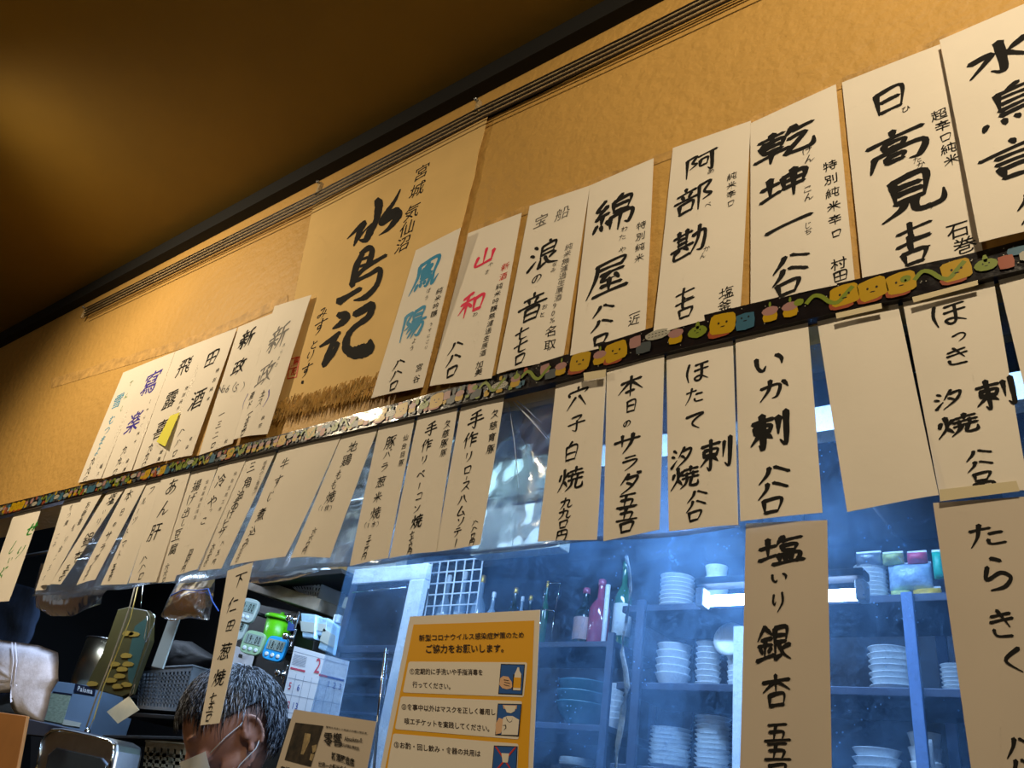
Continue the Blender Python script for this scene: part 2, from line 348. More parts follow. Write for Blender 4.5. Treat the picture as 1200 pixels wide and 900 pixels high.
def font_glyph(ch, off=0.0):
    k = (ch, off)
    if k in FONT_CACHE: return FONT_CACHE[k]
    cu = bpy.data.curves.new('glyph', 'FONT'); cu.body = ch; cu.size = 1.0; cu.offset = off; cu.resolution_u = 2; cu.fill_mode = 'FRONT'
    o = bpy.data.objects.new('glyph', cu); COL.objects.link(o)
    dg = bpy.context.evaluated_depsgraph_get()
    me = bpy.data.meshes.new_from_object(o.evaluated_get(dg))
    vs = [(v.co.x * 100, 84 - v.co.y * 100) for v in me.vertices]
    fs = [tuple(p.vertices) for p in me.polygons]
    w = (max(v[0] for v in vs) if vs else 50)
    bpy.data.objects.remove(o); bpy.data.curves.remove(cu); bpy.data.meshes.remove(me)
    FONT_CACHE[k] = (vs, fs, w)
    return FONT_CACHE[k]

def catmull(pts, seg=6):
    P = [pts[0]] + list(pts) + [pts[-1]]; out = []
    for i in range(1, len(P) - 2):
        p0, p1, p2, p3 = P[i - 1], P[i], P[i + 1], P[i + 2]
        for k in range(seg):
            t = k / seg
            out.append(tuple(0.5 * (2 * p1[j] + (p2[j] - p0[j]) * t + (2 * p0[j] - 5 * p1[j] + 4 * p2[j] - p3[j]) * t * t + (3 * p1[j] - p0[j] - 3 * p2[j] + p3[j]) * t ** 3) for j in range(len(p1))))
    out.append(tuple(pts[-1])); return out

def ribbon(pts, rnd, taper=True):
    """pts: (x, y, width) -> strip"""
    c = catmull(pts, 6) if len(pts) > 2 else catmull([pts[0], tuple((a + b) / 2 for a, b in zip(pts[0], pts[1])), pts[1]], 4)
    vs = []; fs = []; n = len(c)
    for i, p in enumerate(c):
        a = c[max(i - 1, 0)]; b = c[min(i + 1, n - 1)]
        dx, dy = b[0] - a[0], b[1] - a[1]; l = math.hypot(dx, dy) or 1
        wd = max(0.2, p[2]) / 2 * (1 + rnd.uniform(-.09, .09))
        # brush held at 45 degrees: thick down strokes, thinner level ones
        vs.append((p[0] - dy / l * wd, p[1] + dx / l * wd)); vs.append((p[0] + dy / l * wd, p[1] - dx / l * wd))
    for i in range(n - 1):
        fs.append((2 * i, 2 * i + 1, 2 * i + 3, 2 * i + 2))
    # rounded start
    a, b = c[0], c[1]; dx, dy = a[0] - b[0], a[1] - b[1]; l = math.hypot(dx, dy) or 1
    vs.append((a[0] + dx / l * a[2] * .4, a[1] + dy / l * a[2] * .4)); fs.append((0, len(vs) - 1, 1))
    a, b = c[-1], c[-2]; dx, dy = a[0] - b[0], a[1] - b[1]; l = math.hypot(dx, dy) or 1
    vs.append((a[0] + dx / l * a[2] * .5, a[1] + dy / l * a[2] * .5)); fs.append((2 * n - 2, 2 * n - 1, len(vs) - 1))
    return vs, fs

def brush_glyph(ch, wt, rnd, skew=0.10):
    if ch not in G:
        vs, fs, w = font_glyph(ch, 0.001 * max(0, wt - 6))
        ph = rnd.uniform(0, 6)
        out = [(x + 2.2 * math.sin(y * .07 + ph), y - skew * 1.1 * (x - 50) + 1.8 * math.sin(x * .09 + ph)) for x, y in vs]
        return [(out, fs)]
    res = []
    for st in G[ch].split(';'):
        a = [float(t) for t in st.split()]
        p = [(a[i], a[i + 1]) for i in range(0, len(a), 2)]
        ln = sum(math.hypot(p[i + 1][0] - p[i][0], p[i + 1][1] - p[i][1]) for i in range(len(p) - 1))
        q = []
        for i, (x, y) in enumerate(p):
            j = 1.6
            x += rnd.uniform(-j, j); y += rnd.uniform(-j, j)
            f = i / (len(p) - 1)
            dx = p[-1][0] - p[0][0]; dy = p[-1][1] - p[0][1]
            level = abs(dx) > 1.6 * abs(dy) and len(p) < 4
            prof = 1.15 if i == 0 else (0.85 if 0 < i < len(p) - 1 else (1.0 if level else 0.30))
            if level: prof *= 0.85
            if ln < 26: prof = 1.0 if i == 0 else 0.7
            q.append((x, y - skew * (x - 50), wt * prof * rnd.uniform(.85, 1.15)))
        if len(q) == 2:   # swell in the middle
            m = tuple((q[0][k] + q[1][k]) / 2 for k in range(3))
            q = [q[0], (m[0], m[1] - 1.0, wt * (0.72 if ln > 40 else .95)), q[1]]
        res.append(ribbon(q, rnd))
    return res

def rad(u, v, y, px):
    d = (at(u, v, y) - Vector((0, -D, H)))
    return px * d.dot(Vector((-RM[0][2], -RM[1][2], -RM[2][2]))) / FPX

# ------------------------------------------------------------------ paper sheets
def quad_surface(C, bul, curl, seed):
    C = [Vector(c) for c in C]   # TL TR BR BL
    def S(s, t):
        p = C[0] * (1 - s) * (1 - t) + C[1] * s * (1 - t) + C[2] * s * t + C[3] * (1 - s) * t
        y = -bul * math.sin(PI * min(max(s, 0), 1)) * (0.3 + 0.7 * t) * math.sin(PI * min(1, t * 1.2 + .1) / 1.35)
        y += -curl * (max(0, t - .45) / .55) ** 2 + .0016 * (bul > 0) * math.sin(3.1 * t + 5 * s + seed) * t
        return Vector((p.x, p.y + y, p.z))
    return S
def inv_quad(C, x, z):
    s = t = 0.5
    for _ in range(12):
        a = [(1 - s) * (1 - t), s * (1 - t), s * t, (1 - s) * t]
        px = sum(w * c[0] for w, c in zip(a, C)); pz = sum(w * c[2] for w, c in zip(a, C))
        dsx = (C[1][0] - C[0][0]) * (1 - t) + (C[2][0] - C[3][0]) * t; dsz = (C[1][2] - C[0][2]) * (1 - t) + (C[2][2] - C[3][2]) * t
        dtx = (C[3][0] - C[0][0]) * (1 - s) + (C[2][0] - C[1][0]) * s; dtz = (C[3][2] - C[0][2]) * (1 - s) + (C[2][2] - C[1][2]) * s
        det = dsx * dtz - dtx * dsz
        ex, ez = x - px, z - pz
        s += (ex * dtz - dtx * ez) / det; t += (dsx * ez - ex * dsz) / det
    return s, t

def sheet(name, label, cat, group, crop, corners, y, inks, bul=.003, curl=.0, material='paper', th=.0005, grid=(8, 14), wob=0.0):
    """corners/ink positions are read off a zoomed crop: crop = (x0, y0, scale)"""
    ox, oy, k = crop
    ys = y if isinstance(y, (list, tuple)) else [y] * 4
    C = [at(ox + c[0] / k, oy + c[1] / k, yy) for c, yy in zip(corners, ys)]
    seed = sum(map(ord, label)) % 17
    rnd = random.Random(seed * 13 + 1)
    S = quad_surface(C, bul, curl, seed)
    root = thing(name, label, cat, (C[0] + C[1] + C[2] + C[3]) / 4, group)
    mb = MB(); nx, nz = grid; vs = []
    for side in (0, 1):
        for j in range(nz + 1):
            for i in range(nx + 1):
                s, t = i / nx, j / nz
                ss = s + (wob * noise.noise(Vector((s * 3, t * 9, seed))) if i in (0, nx) else 0)
                tt = t + (wob * .6 * noise.noise(Vector((s * 9, t * 3, seed + 5))) if j in (0, nz) else 0)
                p = S(ss, tt); vs.append((p.x, p.y + side * th, p.z))
    n = (nx + 1) * (nz + 1); fs = []
    for j in range(nz):
        for i in range(nx):
            a = j * (nx + 1) + i
            fs.append((a, a + 1, a + nx + 2, a + nx + 1)); fs.append((n + a + nx + 1, n + a + nx + 2, n + a + 1, n + a))
    edge = [i for i in range(nx + 1)] + [(j + 1) * (nx + 1) - 1 for j in range(1, nz + 1)] + [nz * (nx + 1) + i for i in range(nx - 1, -1, -1)] + [j * (nx + 1) for j in range(nz - 1, 0, -1)]
    m_ = len(vs); vs = vs + [vs[a] for a in edge] + [vs[n + a] for a in edge]; q = len(edge)
    for a in range(q):
        b = (a + 1) % q
        fs.append((m_ + a, m_ + q + a, m_ + q + b, m_ + b))
    mb.add(vs, fs, True)
    pg = mb.build('paper_sheet', MT[material], root)
    # lettering, one mesh per ink colour
    by = {}
    cnt = 0
    big = max([i_[3] for i_ in inks] + [1])
    for it in inks:
        txt, p0, p1, size, ink = it[0], it[1], it[2], it[3], it[4]
        wt = it[5] if len(it) > 5 else 9
        L = by.setdefault((ink, 'lettering' if size > .42 * big else 'side_lettering'), MB())
        nchar = len(txt)
        for i, ch in enumerate(txt):
            f = i / (nchar - 1) if nchar > 1 else 0
            u = ox + (p0[0] + (p1[0] - p0[0]) * f) / k; v = oy + (p0[1] + (p1[1] - p0[1]) * f) / k
            yy = sum(ys) / 4
            hpx = size / k
            c = at(u, v, yy); zs = at(u, v - hpx / 2, yy).z - at(u, v + hpx / 2, yy).z
            xs = zs * (it[6] if len(it) > 6 else 1.0)
            for vv, ff in brush_glyph(ch, wt, rnd):
                cnt += 1
                out = []
                for gx, gy in vv:
                    s, t = inv_quad(C, c.x + (gx - 50) / 100 * xs, c.z - (gy - 50) / 100 * zs)
                    p = S(s, t); out.append((p.x, p.y - .0005 - .000006 * (cnt % 50), p.z))
                L.add(out, ff)
    for (ink, nm_), L in by.items():
        o = L.build(nm_, MT[ink], root)
        if ink != 'ink': o['label'] = {'ink_grey': 'grey', 'ink_blue': 'turquoise', 'ink_cyan': 'light blue', 'ink_pink': 'pink red', 'ink_red': 'red', 'ink_purple': 'purple', 'ink_green': 'green', 'ink_yellow': 'yellow'}.get(ink, 'coloured') + ' brush lettering'
    return root, C, S

# ------------------------------------------------------------------ the setting
ZT = H + 0.745      # top of the patterned tape
ZB = H + 0.683      # bottom of the patterned tape
ZC = H + 1.70       # ceiling
X0, X1 = -5.4, 1.1
struct('wall_front', MB().box2((X0, 0.0, ZB + .004), (X1, 0.12, ZC)), MT['wall'], 'ochre plaster wall above the kitchen hatch')
struct('ceiling', MB().box2((X0, -3.2, ZC), (X1, 1.9, ZC + .08)), MT['ceiling'], 'dark yellow-brown glossy ceiling')
struct('floor', MB().box2((X0, -3.2, -.08), (X1, 1.9, 0)), MT['dark'])
struct('wall_back', MB().box2((X0, -3.3, 0), (X1, -3.2, ZC)), MT['room'])
struct('wall_left', MB().box2((X0 - .1, -3.3, 0), (X0, 0.05, ZC)), MT['wall'])
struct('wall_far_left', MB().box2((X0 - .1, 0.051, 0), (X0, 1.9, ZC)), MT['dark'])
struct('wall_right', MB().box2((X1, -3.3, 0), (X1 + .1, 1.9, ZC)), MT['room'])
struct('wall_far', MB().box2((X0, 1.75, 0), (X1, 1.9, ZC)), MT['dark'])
struct('wall_lower', MB().box2((X0, -.03, 0), (X1, 0.045, H - .34)), MT['wall'])
struct('trim_1', MB().box2((X0, -.035, ZC - .062), (X1, -.001, ZC - .001)), MT['trim'], 'dark wooden moulding between ceiling and wall')
# thin dark picture rail under the cables, right of the scroll
a = at(572, 134); b = at(860, -4)
def rail(x0, z0, x1, z1, h, y0, y1):
    m = MB(); m.add([(x0, y0, z0), (x1, y0, z1), (x1, y0, z1 - h), (x0, y0, z0 - h), (x0, y1, z0), (x1, y1, z1), (x1, y1, z1 - h), (x0, y1, z0 - h)],
                    [(0, 1, 2, 3), (7, 6, 5, 4), (0, 4, 5, 1), (1, 5, 6, 2), (2, 6, 7, 3), (3, 7, 4, 0)]); return m
struct('trim_2', rail(a.x, a.z, .9, b.z, .02, -.012, -.001), MT['trim'], 'thin dark rail under the cables')
# ragged remnants of an older tape strip above the sheets
m = MB(); rnd = random.Random(3)
ln = [(88, 436), (140, 428), (235, 397), (322, 352), (365, 336)]
for seg in [[(60, 443), (235, 390), (345, 341)], [(560, 262), (680, 214), (775, 178), (880, 137), (985, 92), (1115, 36), (1200, 6)]]:
    tp = []; bt = []
    for (ax, ay), (bx, by_) in zip(seg, seg[1:]):
        for i in range(14):
            f = i / 14; u = ax + (bx - ax) * f; v = ay + (by_ - ay) * f
            tp.append(at(u, v + 1 + rnd.uniform(-1.5, 1.5), -.0012)); bt.append(at(u, v + 12, -.0012))
    n = len(tp)
    m.add([tuple(p) for p in tp + bt], [(i, i + 1, n + i + 1, n + i) for i in range(n - 1)])
MT['residue'] = mat('old_tape_residue', '#c49a58', 0.6, nscale=30, namt=0.25, bump=.5, bscale=80)
o = m.build('trim_3', MT['residue']); tag(o, 'ragged line of old tape remnants above the upper papers', kind='structure')

# ------------------------------------------------------------------ patterned tape
MT['tape_base'] = mat('tape_black', '#120f14', 0.28, nscale=25, namt=0.5, bump=.35, bscale=18, stretch=(1, 1, 2), coat=.6)
tz0 = [(0, 592, 605), (130, 560, 573), (330, 509, 524), (470, 471, 491), (640, 423, 450), (770, 382, 415), (980, 332, 366), (1100, 306, 340), (1200, 281, 315)]
YT = -.016
tape = thing('patterned_tape', 'long black tape printed with colourful snacks and speech bubbles between the two paper rows', 'tape', (-1.5, YT, ZB))
m = MB(); tops = [at(u, a, YT) for u, a, b in tz0]; bots = [at(u, b, YT) for u, a, b in tz0]
tops = [Vector((X0 + .02, YT, tops[0].z))] + tops + [Vector((.9, YT, tops[-1].z))]
bots = [Vector((X0 + .02, YT, bots[0].z))] + bots + [Vector((.9, YT, bots[-1].z))]
N_ = len(tops)
def tz(x, arr):
    for p, q in zip(arr, arr[1:]):
        if p.x <= x <= q.x: return p.z + (q.z - p.z) * (x - p.x) / (q.x - p.x)
    return arr[-1].z
NS = 260; xs = [X0 + .02 + (0.9 - X0 - .02) * i / NS for i in range(NS + 1)]
vs = []
for x in xs:
    zt_, zb_ = tz(x, tops), tz(x, bots)
    r = .0016 * noise.noise(Vector((x * 14, 0, 0)))
    vs += [(x, YT + r, zt_), (x, YT + r * .5, (zt_ + zb_) / 2), (x, YT - r, zb_), (x, -.0, zb_), (x, -.0, zt_)]
fs = []
for i in range(NS):
    for k in range(5):
        fs.append((i * 5 + k, i * 5 + (k + 1) % 5, (i + 1) * 5 + (k + 1) % 5, (i + 1) * 5 + k))
m.add(vs, fs); m.build('tape_band', MT['tape_base'], tape)
PRN = ['#b8920f', '#aaa698', '#35627a', '#77862a', '#98482a', '#a07874', '#1d1814', '#474e52']
pm = [mat('tape_print_%s' % c, h, 0.42, coat=.2) for c, h in zip(['yellow', 'white', 'blue', 'lime', 'orange', 'pink', 'line', 'grey'], PRN)]
m = MB(); rnd = random.Random(11)
def blob(cx, cz, rx, rz, n=12, sq=1.0, rot=0, j=.05, lift=0):
    pts = []
    for k in range(n):
        a = 2 * PI * k / n; c, s = math.cos(a), math.sin(a)
        c = math.copysign(abs(c) ** sq, c); s = math.copysign(abs(s) ** sq, s)
        x, z = rx * c * (1 + rnd.uniform(-j, j)), rz * s * (1 + rnd.uniform(-j, j))
        pts.append((cx + x * math.cos(rot) - z * math.sin(rot), YT - .002 - lift, cz + x * math.sin(rot) + z * math.cos(rot)))
    m.add(pts, [tuple(range(n))])
def squig(cx, cz, L, w, lift=0.0001):
    q = [(cx - L / 2 + L * i / 6, cz + .011 * math.sin(i * 1.25), w) for i in range(7)]
    c = catmull(q, 3); vs = []
    for i, p in enumerate(c):
        a_, b_ = c[max(i - 1, 0)], c[min(i + 1, len(c) - 1)]; dx, dz = b_[0] - a_[0], b_[1] - a_[1]; l = math.hypot(dx, dz)
        vs += [(p[0] - dz / l * w / 2, YT - .002 - lift, p[1] + dx / l * w / 2), (p[0] + dz / l * w / 2, YT - .002 - lift, p[1] - dx / l * w / 2)]
    m.add(vs, [(2 * i, 2 * i + 1, 2 * i + 3, 2 * i + 2) for i in range(len(c) - 1)])
def face(cx, cz, r, lift=.0004):
    m.cur = 6
    for dx in (-.35, .35): blob(cx + dx * r, cz + .1 * r, r * .1, r * .13, 6, lift=lift)
    blob(cx, cz - .28 * r, r * .22, r * .06, 6, lift=lift)
x = -3.9
while x < -.80:
    zt_, zb_ = tz(x, tops), tz(x, bots); zc = (zt_ + zb_) / 2; hh = (zt_ - zb_) * .5
    for dz in (-.5, .5):
        m.cur = rnd.choice([7, 7, 2, 6, 0, 7, 4, 7, 3]); blob(x + rnd.uniform(-.2, .2) * hh, zc + (dz + rnd.uniform(-.15, .15)) * hh, hh * rnd.uniform(.15, .32), hh * rnd.uniform(.15, .34), 7, .6, j=.15, lift=.00005)
    x += hh * .62
x = -3.6; last_k = 0
while x < .25:
    zt_, zb_ = tz(x, tops), tz(x, bots); zc = (zt_ + zb_) / 2; hh = (zt_ - zb_) * .5
    k = rnd.choice([0, 1, 2, 3, 4, 5, 6, 7, 0, 1, 4, 2, 5])
    if k == 3 and last_k == 3: k = 1
    last_k = k
    if k == 0:   # toast-like snack
        m.cur = 0; blob(x, zc, hh * .8, hh * .72, 12, .45, rnd.uniform(-.2, .2), lift=.0002); m.cur = 4; blob(x - .2 * hh, zc - .55 * hh, hh * .7, hh * .35, 10, .6, lift=.0001); face(x, zc, hh * .7)
    elif k == 1:  # speech bubble
        m.cur = 1; zz = zc + rnd.uniform(-.4, .4) * hh; blob(x, zz, hh * .85, hh * .34, 16, lift=.0002)
        m.cur = 6
        for d in (-.1, .1):
            for q in range(6): blob(x + (q - 2.5) * .22 * hh, zz + d * hh, hh * .08, hh * .035, 4, lift=.0004)
    elif k == 2:  # blue pot
        m.cur = 2; blob(x, zc - .2 * hh, hh * .6, hh * .6, 8, .4, lift=.0002); face(x, zc, hh * .6)
    elif k == 3:  # ribbon of noodle
        m.cur = 3; squig(x + .015, zc, hh * 2.6, hh * .26, .0003); m.cur = 3; blob(x - hh * 1.1, zc + .25 * hh, hh * .3, hh * .25, 10, lift=.0004)
    elif k == 4:  # cupcake
        m.cur = 0; blob(x, zc - .3 * hh, hh * .45, hh * .35, 8, .6, lift=.0002); m.cur = 5; blob(x, zc + .1 * hh, hh * .5, hh * .3, 10, lift=.0003); m.cur = 3; blob(x, zc + .55 * hh, hh * .08, hh * .22, 6, lift=.0002)
    elif k == 5:  # drop
        m.cur = 3; blob(x, zc - .15 * hh, hh * .6, hh * .42, 12, lift=.0002); blob(x, zc + .3 * hh, hh * .14, hh * .3, 6, lift=.0002); face(x, zc - .1 * hh, hh * .45)
    elif k == 6:  # card
        m.cur = 5; blob(x, zc + .25 * hh, hh * .4, hh * .42, 8, .3, .1, lift=.0002); m.cur = 7; blob(x + .6 * hh, zc - .3 * hh, hh * .5, hh * .4, 8, .4, lift=.0001)
    else:
        m.cur = 2; blob(x, zc + .3 * hh, hh * .5, hh * .3, 8, .5, lift=.0001); m.cur = 1; blob(x + .4 * hh, zc - .2 * hh, hh * .35, hh * .35, 7, .6, lift=.0003); m.cur = 4; blob(x - .6 * hh, zc - .3 * hh, hh * .4, hh * .5, 8, .4, lift=.0002)
    for q in range(4):
        m.cur = 1; blob(x + rnd.uniform(-.03, .03), zc + rnd.uniform(-.85, .85) * hh, .0009, .0009, 5, lift=.00005)
    x += hh * rnd.uniform(1.15, 1.6)
m.build('printed_pattern', pm, tape)['label'] = 'colourful printed snacks, bubbles and squiggles'

# ------------------------------------------------------------------ hanging scroll
K8 = (80, 340, 3.6); K3 = (430, 240, 3.75); K4 = (570, 200, 3.75); K5 = (760, 130, 3.335); K6 = (870, 90, 3.214); K7 = (985, 40, 3)
Z1 = (0, 560, 5.62); Z2 = (150, 500, 4.09); Z3 = (300, 480, 4.5); Z4 = (450, 440, 3.75); Z5 = (620, 400, 3.6); Z6 = (770, 360, 3.215); Z7 = (950, 300, 2.904); Z8 = (800, 600, 3); K9 = (220, 650, 4.283)
PX = (0, 0, 1)
S1 = lambda x, y: (390 + x / 7.5, 180 + y / 7.5)
S2 = lambda x, y: (340 + x / 4.286, 290 + y / 4.286)
scr, SCc, SCs = sheet('hanging_scroll', 'large tan hanging scroll with three bold black characters and a frayed lower edge', 'scroll', None, PX,
    [(367, 240), (572, 134), (498, 448), (317, 491)], [-.003, -.010, -.010, -.004],
    [('宮城', S1(785, 170), S1(745, 325), 16, 'ink', 9), ('気仙沼', S1(700, 520), S1(620, 805), 17, 'ink', 10),
     ('み', S2(165, 330), S2(165, 330), 13, 'ink', 9), ('す', S2(150, 398), S2(150, 398), 17, 'ink', 9), ('と', S2(120, 490), S2(120, 490), 11, 'ink', 12), ('り', S2(100, 547), S2(100, 547), 13, 'ink', 9), ('す', S2(80, 617), S2(80, 617), 15, 'ink', 10), ('、', S2(62, 678), S2(62, 678), 14, 'ink', 24),
     ('鳥', S2(26, 574), S2(26, 574), 9, 'ink_red', 10), ('記', S2(20, 620), S2(20, 620), 9, 'ink_red', 10)],
    bul=.003, curl=0, material='scroll', th=.0012, grid=(14, 18), wob=.008)
rnd = random.Random(5)
L = MB()
T1 = [[(395, 405, 70), (398, 470, 72), (375, 590, 50), (330, 670, 62), (285, 755, 52), (235, 758, 22)], [(120, 745, 6), (200, 668, 30), (278, 598, 42), (235, 672, 46), (210, 735, 42), (180, 805, 14)], [(340, 610, 12), (270, 680, 14), (215, 755, 16)],
      [(590, 312, 12), (545, 405, 26), (485, 495, 40), (425, 585, 44), (425, 618, 36), (490, 560, 60), (555, 500, 66), (570, 545, 66), (490, 655, 34), (402, 716, 5)]]
T2 = [[(362, 28, 20), (330, 95, 24), (308, 188, 24)], [(352, 30, 16), (395, 0, 22), (410, 20, 22), (390, 85, 22), (372, 100, 14)], [(348, 62, 9), (388, 48, 11)], [(335, 98, 9), (378, 84, 11)], [(318, 165, 14), (370, 105, 16), (480, 38, 14)],
      [(318, 172, 14), (395, 135, 16), (450, 108, 22), (435, 185, 20), (375, 248, 22), (318, 264, 6)], [(240, 272, 30), (285, 245, 20), (352, 205, 16)],
      [(240, 340, 26), (280, 338, 32), (262, 372, 26), (212, 405, 8)], [(145, 496, 8), (200, 462, 18), (245, 425, 14)], [(240, 430, 12), (205, 490, 20), (165, 588, 22)], [(215, 490, 10), (238, 478, 14), (212, 530, 18), (172, 588, 10)],
      [(322, 335, 26), (365, 312, 28), (412, 285, 26), (392, 345, 24), (325, 395, 20), (288, 440, 24), (278, 495, 34), (305, 525, 44), (350, 522, 54), (395, 500, 50), (402, 465, 14)]]
cnt = 0
for T, f in ((T1, S1), (T2, S2)):
    kk = 7.5 if T is T1 else 4.286
    for st in T:
        q = [(f(x, y)[0], f(x, y)[1], w_ / kk * (1.0 if T is T1 else 1.28)) for x, y, w_ in st]
        vv, ff = ribbon(q, rnd); out = []
        cnt += 1
        for u, v in vv:
            p = at(u, v, -.010); s, t = inv_quad(SCc, p.x, p.z); p = SCs(s, t); out.append((p.x, p.y - .0006 - .00002 * cnt, p.z))
        L.add(out, ff)
L.build('title_lettering', MT['ink'], scr)['label'] = 'three large bold black brush characters'
# red seal frame
L = MB()
for q in ([(339, 420, 1), (350, 417, 1)], [(350, 417, 1), (346, 441, 1)], [(346, 441, 1), (335.5, 443, 1)], [(335.5, 443, 1), (339, 420, 1)], [(337.5, 431.5, .8), (348, 429, .8)]):
    vv, ff = ribbon(q, rnd); out = []
    for u, v in vv:
        p = at(u, v, -.010); s, t = inv_quad(SCc, p.x, p.z); p = SCs(s, t); out.append((p.x, p.y - .0008, p.z))
    L.add(out, ff)
L.build('seal', MT['ink_red'], scr)['label'] = 'red seal stamp'
# frayed fibres
MT['fray'] = mat('frayed_fibre', '#b48a45', 0.9, nscale=30, namt=.3)
L = MB()
for i in range(620):
    s = i / 619
    p = SCs(s, 1.0 - rnd.uniform(0, .07)); ln_ = rnd.uniform(.022, .034) * (1 - .2 * noise.noise(Vector((s * 8, 0, 0))))
    dx = rnd.uniform(-.006, .006); y = -rnd.uniform(.0005, .006)
    wd = rnd.uniform(.0012, .003)
    a_ = Vector((p.x - wd, p.y + y, p.z)); b_ = Vector((p.x + wd, p.y + y, p.z)); c_ = Vector((p.x + dx, p.y + y - .002, p.z - ln_)); mm = Vector((p.x, p.y + y - .0015, p.z - .002))
    L.add([a_, b_, c_, mm], [(0, 3, 2), (3, 1, 2), (0, 1, 3), (0, 2, 1)])
o = L.build('frayed_fringe', MT['fray'], scr); o['kind'] = 'stuff'; o['label'] = 'brown frayed fringe'

# ------------------------------------------------------------------ upper row of paper sheets
GU = 'paper sheets along the wall above the tape'
def U(label, crop, corners, y, inks, **kw): return sheet('menu_sheet', label, 'menu sheet', GU, crop, corners, y, inks, **kw)
I = 'ink'
U('pale narrow sheet with light blue handwriting, at the left end of the upper row', K8, [(232, 348), (335, 305), (140, 795), (40, 812)], -.006,
  [('雪', (210, 470), (210, 470), 56, 'ink_cyan', 11), ('むつまよ', (185, 548), (125, 680), 34, 'ink_cyan', 10), ('九九口', (105, 722), (70, 800), 34, I, 9), ('てんし', (265, 395), (228, 500), 22, 'ink_green', 6), ('福', (142, 745), (142, 745), 18, I), ('久', (130, 775), (130, 775), 15, I)])
U('sheet with two large purple characters, second from the left in the upper row', K8, [(335, 305), (450, 260), (268, 762), (140, 795)], -.008,
  [('寫', (348, 395), (348, 395), 92, 'ink_purple', 13), ('楽', (278, 560), (278, 560), 84, 'ink_purple', 13), ('九九口', (240, 675), (198, 770), 36, I, 10), ('しゃらく純米', (348, 470), (285, 640), 14, I, 8), ('会津', (254, 722), (240, 760), 18, I)])
U('sheet with black characters and a small yellow slip stuck on it', K8, [(450, 260), (585, 208), (400, 722), (268, 762)], -.007,
  [('飛', (490, 325), (490, 325), 70, I, 12), ('露', (432, 465), (432, 465), 72, I, 12), ('喜', (390, 590), (390, 590), 74, I, 12), ('九九口', (350, 665), (318, 740), 36, I, 10), ('特別純米', (500, 415), (465, 500), 16, I), ('会津', (396, 685), (385, 715), 18, I)])
U('sheet with two black characters, immediately right of the yellow slip', K8, [(585, 208), (712, 158), (522, 698), (400, 722)], -.009,
  [('田', (605, 290), (605, 290), 66, I, 12), ('酒', (545, 465), (545, 465), 80, I, 13), ('八八口', (478, 600), (450, 690), 36, I, 10), ('特別純米', (630, 340), (592, 460), 17, I), ('青森', (520, 630), (505, 665), 16, I)])
U('sheet with two black characters and pencilled roman letters and digit below them', K8, [(718, 156), (868, 95), (695, 648), (552, 697)], -.006,
  [('新', (755, 205), (755, 205), 68, I, 13), ('政', (722, 325), (722, 325), 60, I, 13), ('No6(S)', (648, 418), (738, 408), 40, 'ink_grey', 8), ('一三二口', (650, 525), (612, 655), 32, I, 9), ('秋', (668, 640), (668, 640), 18, I)])
U('sheet with grey faded characters and purple brackets, overlapping the left side of the scroll', K8, [(870, 68), (1025, 20), (838, 606), (695, 630)], [-.008, -.018, -.024, -.014],
  [('新', (885, 200), (885, 200), 96, 'ink_grey', 10), ('政', (835, 355), (835, 355), 88, 'ink_grey', 10), ('(', (738, 470), (738, 470), 62, 'ink_purple', 10, .6), (')', (848, 460), (848, 460), 70, 'ink_purple', 12, .6), ('産ド', (775, 445), (765, 485), 32, I, 9), ('土ス', (828, 442), (815, 480), 30, I, 9),
   ('一六五口', (772, 522), (742, 606), 34, I, 11), ('あらまさ', (915, 235), (885, 320), 15, I, 8), ('秋田', (832, 545), (820, 578), 18, I)], bul=.004)
# small yellow slip
sl = thing('sticky_slip', 'small yellow paper slip stuck over the right side of a black lettered sheet', 'slip', at(205, 497, -.012))
MT['yellow'] = mat('yellow_slip', '#e9e04a', 0.7)
MB().slab([at(80 + 430 / 3.6, 340 + 530 / 3.6, -.012), at(80 + 470 / 3.6, 340 + 515 / 3.6, -.014), at(80 + 408 / 3.6, 340 + 660 / 3.6, -.022), at(80 + 372 / 3.6, 340 + 640 / 3.6, -.016)], .0006).build('slip_paper', MT['yellow'], sl)
U('sheet with two large turquoise characters overlapping the right side of the scroll', K3, [(215, 200), (413, 100), (245, 800), (20, 852)], [-.024, -.030, -.030, -.028],
  [('鳳', (262, 305), (262, 305), 122, 'ink_blue', 13), ('陽', (205, 530), (205, 530), 116, 'ink_blue', 13), ('八八口', (145, 705), (122, 800), 56, I, 14), ('純米吟醸', (322, 382), (298, 482), 28, I), ('うすにごり', (285, 528), (262, 630), 16, I), ('ほう', (275, 380), (266, 412), 20, I, 8), ('よう', (212, 602), (202, 634), 22, I, 8), ('宮谷', (232, 718), (220, 768), 34, I)], bul=.003)
U('sheet with two large pink red characters, right of the turquoise lettered sheet', K3, [(445, 125), (680, 35), (548, 762), (277, 798)], [-.006, -.006, -.022, -.022],
  [('山', (515, 225), (515, 225), 88, 'ink_pink', 15), ('和', (465, 440), (465, 440), 104, 'ink_pink', 14), ('八八口', (400, 635), (385, 745), 66, I, 15), ('新酒', (605, 270), (598, 315), 32, 'ink_red', 8), ('純米吟醸無濾過生原酒', (582, 360), (518, 660), 28, I), ('やま', (542, 262), (528, 295), 20, I, 8), ('わ', (482, 487), (482, 487), 22, I, 8), ('加美', (505, 712), (502, 745), 34, I, 12)], bul=.003)
